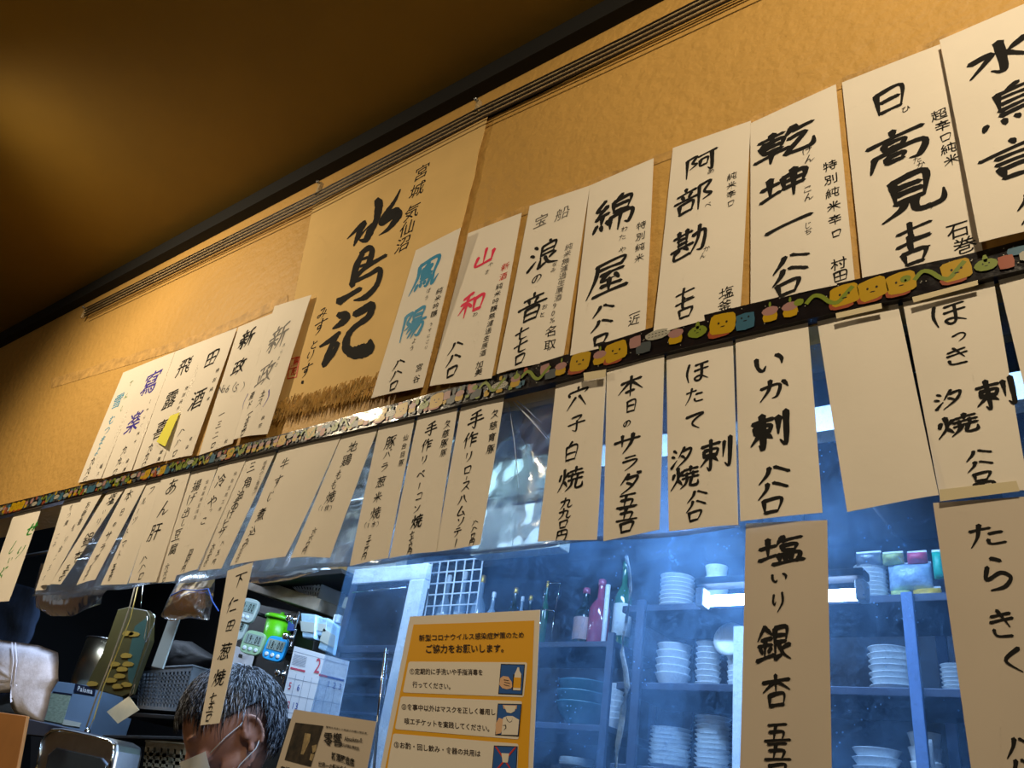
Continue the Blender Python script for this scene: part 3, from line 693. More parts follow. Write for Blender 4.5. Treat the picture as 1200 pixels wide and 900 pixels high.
U('sheet with a small pencilled pair of characters above three large black ones', K4, [(190, 155), (455, 65), (335, 825), (45, 895)], [-.005, -.005, -.014, -.018],
  [('船', (330, 185), (330, 185), 56, 'ink_grey', 8), ('宝', (235, 218), (235, 218), 56, 'ink_grey', 8), ('浪', (255, 370), (255, 370), 118, I, 11), ('の', (225, 478), (225, 478), 44, I, 13), ('音', (208, 605), (208, 605), 118, I, 11), ('七七口', (165, 725), (158, 840), 66, I, 14), ('純米無濾過生原酒90%', (362, 335), (300, 660), 30, 'ink_grey', 10), ('なみ', (302, 415), (298, 440), 20, I), ('おと', (262, 605), (252, 640), 24, I), ('名取', (290, 712), (285, 772), 50, I)], bul=.003)
U('sheet with a dense upper character and a bold roof-like one below, lettered cotton shop', K4, [(455, 65), (735, -55), (697, 735), (370, 815)], [-.005, -.005, -.012, -.016],
  [('綿', (560, 190), (560, 190), 155, I, 11), ('屋', (540, 470), (540, 470), 155, I, 11), ('八八口', (520, 620), (508, 752), 66, I, 18, 1.3), ('特別純米', (680, 240), (672, 385), 36, I), ('わた', (608, 258), (600, 295), 26, I, 8), ('や', (600, 352), (600, 352), 28, I, 8), ('一近', (655, 630), (652, 662), 46, I)], bul=.003)
U('sheet with three evenly spaced black characters, middle of the upper row right of the scroll', K5, [(95, 145), (400, 38), (358, 780), (18, 880)], [-.005, -.005, -.014, -.016],
  [('阿', (198, 202), (198, 202), 84, I, 11, 1.2), ('部', (175, 345), (175, 345), 104, I, 11, 1.15), ('勘', (160, 520), (160, 520), 112, I, 12), ('七七口', (150, 725), (150, 800), 58, I, 14, 1.3), ('純米辛口', (325, 255), (322, 362), 30, I), ('あ', (243, 232), (243, 232), 22, I), ('べ', (234, 370), (234, 370), 22, I), ('かん', (232, 545), (218, 572), 22, I), ('塩釜', (308, 715), (302, 768), 46, I)], bul=.003)
U('sheet with two dense characters above a single long level stroke', K6, [(30, 175), (352, 28), (422, 768), (30, 870)], [-.005, -.005, -.016, -.010],
  [('乾', (155, 252), (155, 252), 112, I, 14, 1.5), ('坤', (160, 410), (160, 410), 104, I, 16, 1.4), ('一', (180, 560), (180, 560), 100, I, 16, 1.5), ('八八口', (185, 705), (178, 805), 78, I, 17, 1.5), ('特別純米辛口', (332, 340), (358, 598), 40, I, 11), ('けん', (246, 280), (255, 312), 30, I), ('こん', (250, 430), (255, 460), 28, I), ('じぢ', (252, 570), (255, 594), 24, I), ('村田', (368, 715), (374, 760), 48, I, 12)], bul=.005)
U('sheet whose right side lies in the shadow of the last sheet, with three large characters', K7, [(5, 170), (350, 35), (500, 762), (77, 864)], [-.005, -.005, -.010, -.010],
  [('日', (170, 232), (170, 232), 94, I, 15, 1.2), ('高', (190, 405), (190, 405), 128, I, 13, 1.25), ('見', (245, 572), (245, 572), 140, I, 15, 1.2), ('七七口', (260, 700), (262, 792), 76, I, 16, 1.4), ('超辛口純米', (348, 285), (392, 445), 40, I), ('ひ', (230, 265), (230, 265), 24, I), ('たか', (272, 448), (285, 465), 22, I), ('み', (318, 610), (318, 610), 28, I), ('石巻', (415, 695), (438, 748), 62, I)], bul=.003)
U('rightmost sheet of the upper row, cut by the picture edge and standing off the wall', PX, [(1101, 47), (1262, -22), (1315, 243), (1148, 285)], [-.018, -.018, -.030, -.030],
  [('水', (1172, 66), (1172, 66), 42, I, 13, 1.3), ('鳥', (1193, 120), (1193, 120), 50, I, 10, 1.2), ('言', (1190, 188), (1190, 188), 48, I, 11, 1.3), ('八八口', (1212, 236), (1222, 268), 26, I, 16, 1.2)], bul=.002)

# ------------------------------------------------------------------ lower row
GL = 'paper strips hanging below the tape'
def W(label, crop, corners, y, inks, **kw): return sheet('menu_strip', label, 'menu strip', GL, crop, corners, y, inks, **kw)
W('leftmost strip, lettered in green, apart from the others over the dark kitchen', Z1, [(95, 228), (278, 188), (60, 812), (-112, 825)], [-.004, -.004, -.03, -.03],
  [('せ', (198, 330), (198, 330), 90, 'ink_green', 15, 1.1), ('し', (92, 460), (92, 460), 90, 'ink_green', 9), ('り', (135, 490), (130, 570), 90, 'ink_green', 9), ('い', (78, 545), (78, 545), 50, 'ink_green', 11), ('ぶ', (25, 640), (25, 640), 90, 'ink_green', 12)], bul=.004)
W('narrow faint lettered strip partly covered by its right neighbour, second strip from the left', Z1, [(420, 150), (545, 122), (300, 735), (236, 745)], -.004,
  [('もつ煮', (470, 195), (440, 300), 40, 'ink_grey', 8), ('こみ', (385, 385), (365, 440), 36, I, 8)], bul=.002)
W('strip with thin brush lettering, third from the left, right of the faint one', Z1, [(545, 125), (680, 90), (325, 705), (262, 712)], -.009,
  [('お新香', (580, 180), (530, 290), 48, I, 8), ('も', (485, 330), (485, 330), 46, I, 8), ('り合', (435, 410), (400, 470), 46, I, 9), ('二五口', (365, 525), (290, 660), 40, I, 9)], bul=.002)
W('strip ending above the crumpled clear bag, with a dense first character', Z1, [(720, 75), (835, 50), (398, 700), (328, 702)], -.005,
  [('塩', (738, 140), (738, 140), 74, I, 10), ('い', (690, 225), (690, 225), 34, I, 9), ('り', (652, 292), (652, 292), 46, I, 9), ('銀', (580, 410), (580, 410), 84, I, 8), ('杏', (512, 520), (512, 520), 68, I, 10), ('五五口', (448, 595), (400, 665), 44, I, 12)], bul=.003)
W('strip lettered in mixed characters, its foot curling left of the syllable lettered strip', Z1, [(840, 50), (975, 12), (628, 672), (500, 705)], -.008,
  [('本', (850, 118), (850, 118), 76, I, 10), ('日', (806, 228), (806, 228), 48, I, 11), ('の', (758, 308), (758, 308), 34, I, 12), ('サ', (716, 385), (716, 385), 64, I, 11), ('ラ', (678, 462), (678, 462), 54, I, 11), ('ダ', (635, 535), (635, 535), 56, I, 11), ('五五口', (595, 595), (562, 660), 42, I, 12)], bul=.003)
W('strip in angular syllable letters hanging just above the end of the clear bag', Z1, [(982, 8), (1082, -20), (835, 700), (665, 708)], -.005,
  [('フ', (1000, 85), (1000, 85), 50, I, 10), ('ル', (950, 155), (950, 155), 48, I, 10), ('ー', (910, 225), (910, 225), 44, I, 10), ('ツ', (890, 282), (890, 282), 52, I, 10), ('ト', (838, 362), (838, 362), 54, I, 10), ('マ', (818, 440), (818, 440), 54, I, 11), ('ト', (790, 510), (790, 510), 54, I, 12), ('五五口', (757, 590), (730, 665), 44, I, 12)], bul=.002)
W('strip with two round syllables above one dense character, lettered in loose strokes', Z2, [(165, 235), (303, 200), (135, 745), (5, 752)], -.009,
  [('あ', (212, 290), (212, 290), 76, I, 9), ('ん', (178, 395), (178, 395), 76, I, 9), ('肝', (132, 510), (132, 510), 86, I, 10), ('八八口', (80, 640), (65, 718), 48, I, 10)], bul=.003)
W('strip with small side lettering hanging over the dark gap, ending in a torn foot', Z2, [(305, 212), (432, 184), (225, 742), (115, 750)], -.005,
  [('揚げ', (330, 285), (305, 350), 56, I, 9), ('出', (282, 412), (282, 412), 48, I, 10), ('し', (268, 460), (268, 460), 38, I, 9), ('豆腐', (238, 520), (218, 590), 56, I, 9), ('六六口', (188, 672), (172, 735), 34, I, 11), ('仙台厚揚豆腐店', (380, 265), (322, 435), 20, 'ink_grey', 8)], bul=.002)
W('strip with few syllables, hanging left of the crowded small lettered strip', Z2, [(437, 185), (570, 146), (335, 685), (232, 712)], -.007,
  [('冷', (445, 262), (445, 262), 66, I, 9), ('や', (405, 362), (405, 362), 60, I, 10), ('っ', (398, 402), (398, 402), 20, I, 10), ('こ', (365, 452), (365, 452), 40, I, 10), ('四四口円', (302, 602), (265, 682), 34, I, 10), ('仙台豆腐工房', (515, 225), (442, 395), 20, 'ink_grey', 8)], bul=.002)
W('strip crowded with many small characters, left of the widest strip', Z2, [(572, 147), (712, 112), (450, 682), (332, 692)], -.005,
  [('三角', (595, 195), (575, 270), 56, I, 9), ('油あげピザ', (540, 330), (450, 510), 50, I, 9), ('ハ五円', (455, 560), (415, 650), 30, I, 9), ('大五五口', (410, 575), (370, 660), 30, I, 9), ('栃尾の三角揚げ', (658, 175), (605, 320), 22, 'ink_grey', 8)], bul=.003)
W('widest left side strip with one lettered column down its left half', Z3, [(120, 215), (450, 135), (165, 780), (-128, 828)], [-.007, -.007, -.016, -.012],
  [('牛', (150, 285), (150, 285), 62, I, 9), ('す', (118, 380), (118, 380), 62, I, 9), ('じ', (80, 462), (80, 462), 54, I, 9), ('煮', (35, 560), (35, 560), 72, I, 9), ('込', (-5, 645), (-5, 645), 58, I, 9), ('み', (-38, 708), (-38, 708), 52, I, 10), ('六六口', (-62, 745), (-82, 800), 34, I, 10)], bul=.008, curl=.004)
W('strip with a bracketed note low down, left of the widest dark blue gap', Z3, [(457, 130), (645, 92), (386, 780), (180, 783)], [-.005, -.005, -.02, -.016],
  [('地', (505, 192), (505, 192), 56, I, 10), ('鶏', (475, 268), (475, 268), 68, I, 9), ('も', (440, 345), (440, 345), 52, I, 9), ('も', (418, 400), (418, 400), 50, I, 9), ('焼', (402, 468), (402, 468), 66, I, 9), ('(1枚)', (345, 525), (408, 528), 34, I, 8), ('六六口円', (325, 650), (278, 755), 40, I, 10)], bul=.006)
W('strip with a bracketed note, right of the widest dark blue gap', Z3, [(648, 94), (837, 44), (698, 785), (492, 824)], -.006,
  [('豚', (708, 175), (708, 175), 66, I, 10), ('バ', (695, 238), (695, 238), 46, I, 10), ('ラ', (680, 305), (680, 305), 46, I, 10), ('葱', (662, 385), (662, 385), 60, I, 9), ('米', (645, 465), (645, 465), 56, I, 10), ('焼', (632, 550), (632, 550), 66, I, 9), ('(1本)', (578, 612), (645, 606), 34, I, 8), ('三三口円', (600, 680), (572, 775), 40, I, 11), ('仙台目豚', (790, 150), (766, 282), 34, I)], bul=.003)
W('bold lettered strip two places left of the shiny creased gap', Z4, [(150, 178), (325, 130), (228, 775), (20, 802)], -.008,
  [('手', (208, 235), (208, 235), 62, I, 13), ('作', (190, 308), (190, 308), 54, I, 13), ('リ', (178, 372), (178, 372), 38, I, 14), ('ベ', (165, 438), (165, 438), 42, I, 13), ('ー', (158, 488), (158, 488), 30, I, 16), ('コン', (158, 532), (148, 588), 38, I, 13), ('焼', (148, 645), (148, 645), 60, I, 13), ('七七口円', (128, 700), (118, 778), 30, I, 15), ('久慈豚', (280, 215), (265, 300), 36, I, 11), ('豚', (262, 342), (262, 342), 32, I)], bul=.003)
W('bold lettered strip touching the left side of the shiny creased gap', Z4, [(341, 125), (531, 75), (425, 745), (228, 776)], -.006,
  [('手', (405, 195), (405, 195), 80, I, 13), ('作', (383, 285), (383, 285), 68, I, 13), ('リ', (375, 360), (375, 360), 44, I, 14), ('ロ', (370, 418), (370, 418), 44, I, 15), ('ー', (366, 455), (366, 455), 20, I, 18), ('ス', (362, 488), (362, 488), 44, I, 14), ('ハム', (348, 545), (342, 598), 48, I, 14), ('ソテ', (338, 645), (325, 690), 40, I, 15), ('ー', (318, 738), (318, 738), 40, I, 14), ('八八口円', (402, 650), (390, 735), 32, I, 15), ('久慈育豚', (488, 170), (468, 325), 38, I, 11)], bul=.003)
W('strip right of the shiny creased gap, lettered with four dark characters and a price', Z5, [(115, 168), (327, 118), (285, 836), (38, 846)], -.006,
  [('穴', (205, 240), (205, 240), 92, I, 11), ('子', (202, 348), (202, 348), 78, I, 11), ('白', (182, 470), (182, 470), 84, I, 11), ('焼', (178, 585), (178, 585), 96, I, 11, 1.15), ('九九口円', (162, 685), (142, 820), 50, I, 14, 1.2)], bul=.003)
W('strip with eight bold characters, fourth to the left of the blank sheet', Z5, [(328, 120), (570, 55), (551, 795), (315, 845)], -.010,
  [('本', (430, 190), (430, 190), 92, I, 13, 1.15), ('日', (432, 275), (432, 275), 58, I, 15, 1.1), ('の', (416, 350), (416, 350), 34, I, 16), ('サ', (415, 435), (415, 435), 84, I, 14, 1.3), ('ラ', (428, 515), (428, 515), 62, I, 14, 1.2), ('ダ', (428, 600), (428, 600), 84, I, 14, 1.1), ('五五口', (415, 675), (412, 785), 68, I, 15, 1.4)], bul=.003)
W('strip with two lettered columns side by side in its lower half, curling at its foot', Z6, [(35, 175), (285, 118), (308, 822), (45, 845)], [-.005, -.005, -.016, -.02],
  [('ほ', (150, 238), (150, 238), 84, I, 12), ('た', (142, 335), (142, 335), 66, I, 12), ('て', (145, 432), (145, 432), 72, I, 14), ('刺', (228, 555), (228, 555), 112, I, 13), ('汐', (100, 572), (100, 572), 78, I, 13), ('焼', (112, 650), (112, 650), 84, I, 13, 1.2), ('八八口', (160, 718), (152, 795), 60, I, 15, 1.3)], bul=.006)
W('strip with a crumpled top edge and bold lettering, left of the blank sheet', Z6, [(295, 112), (568, 55), (625, 776), (315, 808)], [-.007, -.007, -.014, -.018],
  [('い', (420, 208), (420, 208), 88, I, 13, 1.4), ('か', (445, 312), (445, 312), 82, I, 14, 1.25), ('刺', (430, 470), (430, 470), 124, I, 18, 1.05), ('八八口', (445, 635), (440, 755), 86, I, 16, 1.3)], bul=.006)
W('wide blank sheet without any lettering', Z7, [(20, 210), (290, 132), (437, 815), (125, 872)], [-.005, -.005, -.012, -.012], [], bul=.005)
W('wide sheet right of the blank one, with one large character beside two smaller ones', Z7, [(310, 140), (620, 65), (742, 795), (440, 828)], [-.006, -.006, -.010, -.010],
  [('ほ', (470, 195), (470, 195), 84, I, 11, 1.15), ('っ', (505, 275), (505, 275), 44, I, 14), ('き', (500, 342), (500, 342), 64, I, 12, 1.25), ('刺', (632, 470), (632, 470), 96, I, 14, 1.1), ('汐', (472, 490), (472, 490), 62, I, 13, 1.3), ('焼', (500, 580), (500, 580), 72, I, 13, 1.6), ('八八口円', (572, 682), (592, 795), 46, I, 16, 1.7)], bul=.004)
W('sheet at the right edge of the lower row, cut by the picture edge, nearly blank', PX, [(1168, 320), (1270, 295), (1330, 555), (1229, 572)], -.006, [], bul=.003)
# strips of clear tape that hold them
MT['cleartape'] = mat('clear_tape', '#d9cba8', 0.25)
for nm, crop, q in (('clear tape on the top edge of the blank sheet', Z7, [(85, 195), (240, 160), (243, 178), (88, 213)]), ('clear tape on the top edge of the sheet right of the blank one', Z7, [(345, 140), (568, 82), (570, 98), (350, 158)]),
                    ('clear tape at the foot of the wide sheet above the brown sheet', Z7, [(438, 795), (700, 765), (712, 800), (440, 835)]), ('small clear tape on top of the strip right of the creased gap', Z5, [(230, 133), (325, 118), (322, 150), (232, 166)])):
    o = MB().slab([at(crop[0] + x / crop[2], crop[1] + y / crop[2], -.0175) for x, y in q], .0002).build('clear_tape', MT['cleartape']); tag(o, nm, 'tape')

# ------------------------------------------------------------------ long sheets hanging lower
sheet('menu_strip', 'long brownish strip hanging alone in front of the plate shelf', 'menu strip', None, Z8, [(222, 40), (508, 28), (526, 1080), (198, 1080)], -.012,
  [('塩', (348, 135), (348, 135), 100, I, 14, 1.5), ('い', (340, 232), (340, 232), 44, I, 16, 1.6), ('り', (338, 320), (338, 320), 74, I, 13, .9), ('銀', (322, 465), (322, 465), 126, I, 13), ('杏', (332, 632), (332, 632), 112, I, 13), ('五五口', (335, 778), (335, 910), 74, I, 15, 1.4)], bul=.003, material='paper_tan')
sheet('menu_strip', 'large brownish sheet in the lower right corner, lettered with four syllables', 'menu strip', None, Z8, [(880, -32), (1290, -60), (1420, 1080), (1040, 1080)], -.012,
  [('た', (1070, 85), (1070, 85), 88, I, 13, 1.3), ('ら', (1105, 220), (1105, 220), 120, I, 13), ('き', (1125, 395), (1125, 395), 104, I, 12), ('く', (1165, 525), (1165, 525), 92, I, 14), ('八八口', (1185, 830), (1200, 980), 100, I, 14)], bul=.003, material='paper_tan')
sheet('menu_strip', 'long narrow strip hanging lowest on the left, in front of the man\'s hair', 'menu strip', None, K9, [(200, 80), (328, 38), (158, 845), (65, 858)], -.020,
  [('下', (262, 128), (262, 128), 82, I, 10, 1.1), ('仁', (228, 255), (228, 255), 84, I, 10), ('田', (216, 360), (216, 360), 64, I, 11), ('葱', (190, 490), (190, 490), 92, I, 11), ('焼', (160, 620), (160, 620), 88, I, 11), ('七五口', (130, 720), (108, 820), 58, I, 12)], bul=.002)

# ------------------------------------------------------------------ cables under the moulding
def lerp_line(arr, u):
    for p, q in zip(arr, arr[1:]):
        if p[0] <= u <= q[0]: return p[1] + (q[1] - p[1]) * (u - p[0]) / (q[0] - p[0])
    p, q = arr[-2:]; return p[1] + (q[1] - p[1]) * (u - p[0]) / (q[0] - p[0])
TOPC = [(99, 362), (374, 224.5), (560, 127.5), (737, 41), (960, -72)]
BOTC = [(99, 371), (366, 240), (566, 138), (745, 53), (960, -50)]
MT['cord_dark'] = mat('cord_dark', '#1c130a', 0.5); MT['cord_grey'] = mat('cord_grey', '#b09a74', 0.6, nscale=200, namt=.35)
for i in range(7):
    f = i / 6; pts = []
    for u in [99, 180, 270, 366, 374, 450, 560, 567, 650, 740, 850, 960]:
        v = lerp_line(TOPC, u) * (1 - f) + lerp_line(BOTC, u) * f
        pts.append(at(u, v, -.027 if i % 2 == 0 else -.0165))
    dark = i % 2 == 0
    o = MB().tube(pts, .0025 if dark else .0034, 6).build('cord', MT['cord_dark' if dark else 'cord_grey'])
    ordn = ['uppermost', 'second', 'third', 'lowest'][i // 2]; ordg = ['upper', 'middle', 'lower', ''][i // 2]
    tag(o, ordn + ' of the four thin dark cords under the ceiling moulding' if dark else ordg + ' one of the three grey braided cords under the ceiling moulding', 'cord', 'dark cords of the bundle' if dark else 'grey cords of the bundle')
for (u, v, nm) in ((99, 367, 'small metal end clip where the cord bundle starts on the left'), (374, 222, 'small cord clip above the left corner of the scroll'), (560, 127, 'small cord clip above the right corner of the scroll')):
    p = at(u, v, -.018); c = thing('cord_clip', nm, 'clip', p)
    MB().box(p, (.012, .012, .05)).build('clip_plate', MT['cord_grey'], c, bevel=.002)
    MB().lathe([(.004, 0), (.006, .004), (.003, .01)], (p.x, p.y - .008, p.z + .02), 8, Matrix.Rotation(PI / 2, 3, 'X')).build('screw', MT['steel'], c)

# ------------------------------------------------------------------ prints on sheets
def on(C, S, u, v, y, lift=.0006):
    p = at(u, v, y); s, t = inv_quad(C, p.x, p.z); q = S(s, t); return Vector((q.x, q.y - lift, q.z))
def print_poly(mb, C, S, crop, pts, y, lift):
    n = len(pts)
    mb.add([on(C, S, crop[0] + a / crop[2], crop[1] + b / crop[2], y, lift) for a, b in pts], [tuple(range(n))])
def rrect(q, r=.06, n=4):
    """rounded quad in crop coordinates"""
    out = []
    for i in range(4):
        p = Vector(q[i]); a_ = Vector(q[i - 1]); b_ = Vector(q[(i + 1) % 4])
        L_ = 14
        pa = p + (a_ - p).normalized() * L_; pb = p + (b_ - p).normalized() * L_
        for k in range(n + 1):
            t = k / n; out.append(tuple(pa * (1 - t) ** 2 + p * 2 * t * (1 - t) + pb * t * t))
    return out
def print_text(mb, C, S, crop, txt, p0, p1, size, y, off=.01, lift=.0012):
    n = len(txt); adv = 0
    dx, dy = p1[0] - p0[0], p1[1] - p0[1]; L_ = math.hypot(dx, dy) or 1; ux, uy = dx / L_, dy / L_
    ws = [font_glyph(c, off)[2] if ord(c) < 256 else 100 for c in txt]
    tot = sum(ws); st = L_ * 1.0 / max(1, (n - 1)) * n
    acc = 0
    for c, w_ in zip(txt, ws):
        vs, fs, _ = font_glyph(c, off)
        cx = -L_ / (n - 1) / 2 + st * acc / tot; acc += w_; sx = st / tot
        mb.add([on(C, S, crop[0] + (p0[0] + ux * (cx + gx * sx) - uy * 0) / crop[2], crop[1] + (p0[1] + uy * (cx + gx * sx) + (gy - 50) / 100 * size) / crop[2], y, lift) for gx, gy in vs], fs)
KP = (440, 700, 4.95)
pr, PC, PS = sheet('notice_poster', 'yellow and white printed notice with numbered boxes and small blue pictures, stuck on the glass', 'poster', None, KP,
                   [(200, 112), (955, 72), (900, 1290), (-30, 1290)], .012, [], bul=0, grid=(8, 12), th=.0006)
MT['p_yel'] = mat('print_yellow', '#e9a900', 0.6); MT['p_wht'] = mat('print_white', '#ece2d3', 0.7); MT['p_blue'] = mat('print_blue', '#0a55a6', 0.6); MT['p_txt'] = mat('print_text', '#2e1c14', 0.8)
MT['p_skin'] = mat('print_skin', '#e2b48c', 0.7); MT['p_black'] = mat('print_black', '#17120f', .8)
m = MB(); print_poly(m, PC, PS, KP, [(222, 158), (560, 148), (922, 135), (906, 560), (890, 900), (880, 1240), (10, 1240), (75, 900), (150, 520)], .012, .0004); m.build('yellow_ground', MT['p_yel'], pr)
for q in ([(195, 373), (883, 378), (862, 580), (160, 553)], [(150, 575), (853, 603), (832, 825), (115, 765)], [(105, 790), (832, 850), (822, 1080), (60, 1060)]):
    m = MB(); print_poly(m, PC, PS, KP, rrect(q), .012, .0008); m.build('text_box', MT['p_wht'], pr)
m = MB()
for t_, a_, b_, sz, of in (('新型コロナウイルス感染症対策のため', (272, 238), (848, 220), 40, .012), ('ご協力をお願いします。', (312, 302), (752, 298), 52, .018), ('①定期的に手洗いや手指消毒を', (215, 432), (612, 437), 38, .012), ('行ってください。', (232, 508), (442, 520), 38, .012),
                       ('②食事中以外はマスクを正しく着用し', (168, 637), (685, 668), 38, .012), ('咳エチケットを実践してください。', (185, 720), (668, 764), 40, .012), ('③お酌・回し飲み・食器の共用は', (125, 857), (596, 908), 40, .012)):
    print_text(m, PC, PS, KP, t_, a_, b_, sz, .012, of)
m.build('printed_text', MT['p_txt'], pr)
def icon(ps, shapes):
    fr = MB(); print_poly(fr, PC, PS, KP, ps, .012, .0012); o = fr.build('picture', MT['p_black'], pr)
    c = Vector((sum(p[0] for p in ps) / 4, sum(p[1] for p in ps) / 4))
    f2 = MB(); print_poly(f2, PC, PS, KP, [tuple(c + (Vector(p) - c) * .94) for p in ps], .012, .0014); f2.build('picture_ground', MT['p_blue'], o)
    lf = .0016
    for nm, mt, polys in shapes:
        m = MB()
        for pl in polys:
            lf += .0001
            print_poly(m, PC, PS, KP, pl, .012, lf)
        m.build(nm, MT[mt], o)
icon([(730, 387), (870, 390), (855, 567), (715, 562)], [('printed_outline', 'p_black', [[(803, 448), (854, 452), (845, 545), (796, 540)]]), ('printed_hand', 'p_skin', [[(728, 470), (745, 458), (775, 462), (795, 492), (798, 520), (790, 530), (765, 535), (740, 528), (722, 508)]]), ('printed_bottle', 'p_wht', [[(812, 445), (822, 425), (828, 408), (838, 408), (840, 428), (850, 448), (846, 542), (802, 540)]]),
     ('printed_bottle_label', 'p_yel', [[(808, 466), (850, 468), (846, 528), (804, 526)]]), ('printed_lines', 'p_black', [[(752, 492), (786, 500), (786, 503), (752, 495)], [(750, 506), (782, 515), (782, 518), (750, 509)], [(750, 478), (780, 484), (780, 487), (750, 481)]])])
icon([(713, 617), (852, 620), (835, 808), (697, 800)], [('printed_face', 'p_skin', [[(742, 626), (826, 628), (822, 650), (748, 648)], [(702, 735), (720, 700), (745, 708), (745, 760), (730, 790), (702, 796)]]), ('printed_mask_and_shirt', 'p_wht', [[(750, 630), (820, 632), (812, 662), (790, 674), (766, 668)], [(745, 700), (768, 690), (800, 690), (838, 712), (830, 800), (735, 798)]]),
     ('printed_lines', 'p_black', [[(760, 690), (775, 720), (790, 728), (778, 726), (768, 716)], [(800, 690), (798, 715), (782, 728), (796, 722)], [(740, 745), (762, 740), (765, 760), (748, 775), (760, 758), (758, 746)]])])
icon([(690, 860), (828, 865), (820, 1040), (676, 1030)], [('printed_cross', 'ink_red', [[(696, 866), (706, 866), (815, 1030), (805, 1030)], [(812, 870), (822, 872), (690, 1030), (682, 1024)]]), ('printed_cup', 'p_wht', [[(735, 905), (780, 907), (772, 960), (742, 958)]])])

KC = (300, 820, 6.667)
cl, CC, CS = sheet('newspaper_clipping', 'small yellowed printed clipping with a dark photo, left of the yellow notice', 'clipping', None, KC, [(298, 75), (940, 170), (815, 820), (80, 790)], .012, [], bul=0, material='paper_tan', grid=(6, 8))
m = MB(); print_poly(m, CC, CS, KC, [(310, 178), (530, 205), (478, 370), (430, 525), (225, 470)], .012, .0006)
MT['news_photo'] = mat('news_photo', '#2f261b', .8, nscale=60, namt=.9); o = m.build('printed_photo', MT['news_photo'], cl)
MT['news_photo2'] = mat('news_photo_light', '#a08c66', .8, nscale=80, namt=.5)
m = MB()
for pl in ([(385, 260), (430, 268), (420, 330), (372, 430), (352, 426)], [(440, 360), (478, 350), (470, 400), (445, 420)], [(432, 420), (460, 430), (440, 480), (420, 470)]):
    print_poly(m, CC, CS, KC, pl, .012, .0008)
m.build('printed_highlights', MT['news_photo2'], o)
m = MB()
for t_, a_, b_, sz, of in (('零響', (568, 312), (640, 318), 112, .012), ('Absolute-0', (700, 305), (825, 318), 50, .01), ('極限を追求した純米大吟醸の限定酒', (560, 214), (860, 262), 16, .01), ('蔵元が挑む限定品', (672, 352), (800, 382), 28, .02), ('新澤醸造店', (612, 445), (755, 490), 66, .025), ('世界一の精米歩合', (505, 508), (700, 545), 46, .02), ('究極の酒', (215, 545), (330, 565), 50, .02)):
    print_text(m, CC, CS, KC, t_, a_, b_, sz, .012, of)
m.build('printed_text', MT['p_black'], cl)

# ------------------------------------------------------------------ clear sheets
MT['vinyl'] = film('vinyl', haze=.16, tint=(.75, .82, .95), gloss=.05, grough=.10, bump=.5, bscale=9, speck=False)
MT['glass'] = film('hatch_glass', haze=.16, tint=(.30, .60, 1.0), fres=.28, gloss=.02, grough=.08, bump=.04, bscale=6, hrange=(.4, .7), clear=(.88, .94, 1))
MT['bag'] = film('bag_plastic', haze=.13, tint=(.5, .53, .6), gloss=.03, grough=.2, bump=.5, bscale=14, speck=False)
xl = at(42, 690, .02).x; xr = at(868, 620, .02).x; zb = at(420, 662, .02).z
m = MB(); NX, NZ = 110, 26; vs = []
for j in range(NZ + 1):
    for i in range(NX + 1):
        x = xl + (xr - xl) * i / NX; t = j / NZ; z = ZB + (zb - ZB) * t
        y = .022 + .006 * math.sin(x * 21 + .6 * math.sin(t * 3)) * t + .006 * noise.noise(Vector((x * 7, z * 5, 0)))
        # creases radiating from the fixing right of the cured meat strips
        cx = at(600, 470, .02).x; dx = x - cx - .12 * t; y += .005 * math.exp(-(dx / .012) ** 2) - .004 * math.exp(-((x - cx - .2 * t + .01) / .01) ** 2) * (t < .6)
        vs.append((x, min(y, .031), z))
m.add(vs, [(j * (NX + 1) + i, j * (NX + 1) + i + 1, (j + 1) * (NX + 1) + i + 1, (j + 1) * (NX + 1) + i) for j in range(NZ) for i in range(NX)], True)
o = m.build('vinyl_curtain', MT['vinyl']); tag(o, 'clear creased plastic sheet hanging behind the lower paper strips', 'plastic sheet'); o_v = o
o.modifiers.new('thickness', 'SOLIDIFY').thickness = .0004
gx0 = at(398, 700, .036).x
gp = thing('glass_screen', 'scratched and speckled glass pane between the counter and the plate shelves', 'glass screen', (-.2, .037, H - .34))
MB().box2((gx0, .036, H - .34), (.9, .039, ZB - .002)).build('pane', MT['glass'], gp)
MT['seam'] = mat('glue_seam', '#c3c9c4', .6, nscale=60, namt=.4, bump=.6, bscale=120)
pts = [at(u, v, .044) for u, v in [(734, 652), (738, 672), (739, 692), (736, 716), (731, 742), (729, 765), (733, 785), (735, 805), (731, 828), (728, 850), (724, 872), (721, 905)]]
MB().tube(pts, [.0026, .002, .0024, .002, .0026, .003, .0036, .004, .0038, .004, .0036, .003], 6).build('glue_seam', MT['seam'], gp)['label'] = 'wavy whitish glue line running down the pane'
MB().tube([at(452, 760, .035), at(444, 830, .035), at(438, 905, .035)], .0025, 6).build('pane_edge', MT['chrome'], gp)['label'] = 'bright narrow edge strip'
MT['crease_glint'] = mat('glint_white', '#e8ecf2', .08, coat=1.0)  # white glossy tubes stand in for highlights along the sheet's folds
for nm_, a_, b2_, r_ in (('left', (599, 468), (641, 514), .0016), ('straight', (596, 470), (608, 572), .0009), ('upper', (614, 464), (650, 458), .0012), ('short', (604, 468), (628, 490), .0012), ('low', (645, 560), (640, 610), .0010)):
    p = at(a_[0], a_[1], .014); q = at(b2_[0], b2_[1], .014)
    MB().tube([p, p.lerp(q, .5) + Vector((.002, 0, 0)), q], [r_ * .4, r_, r_ * .3], 5).build('crease_glint', MT['crease_glint'], o_v)
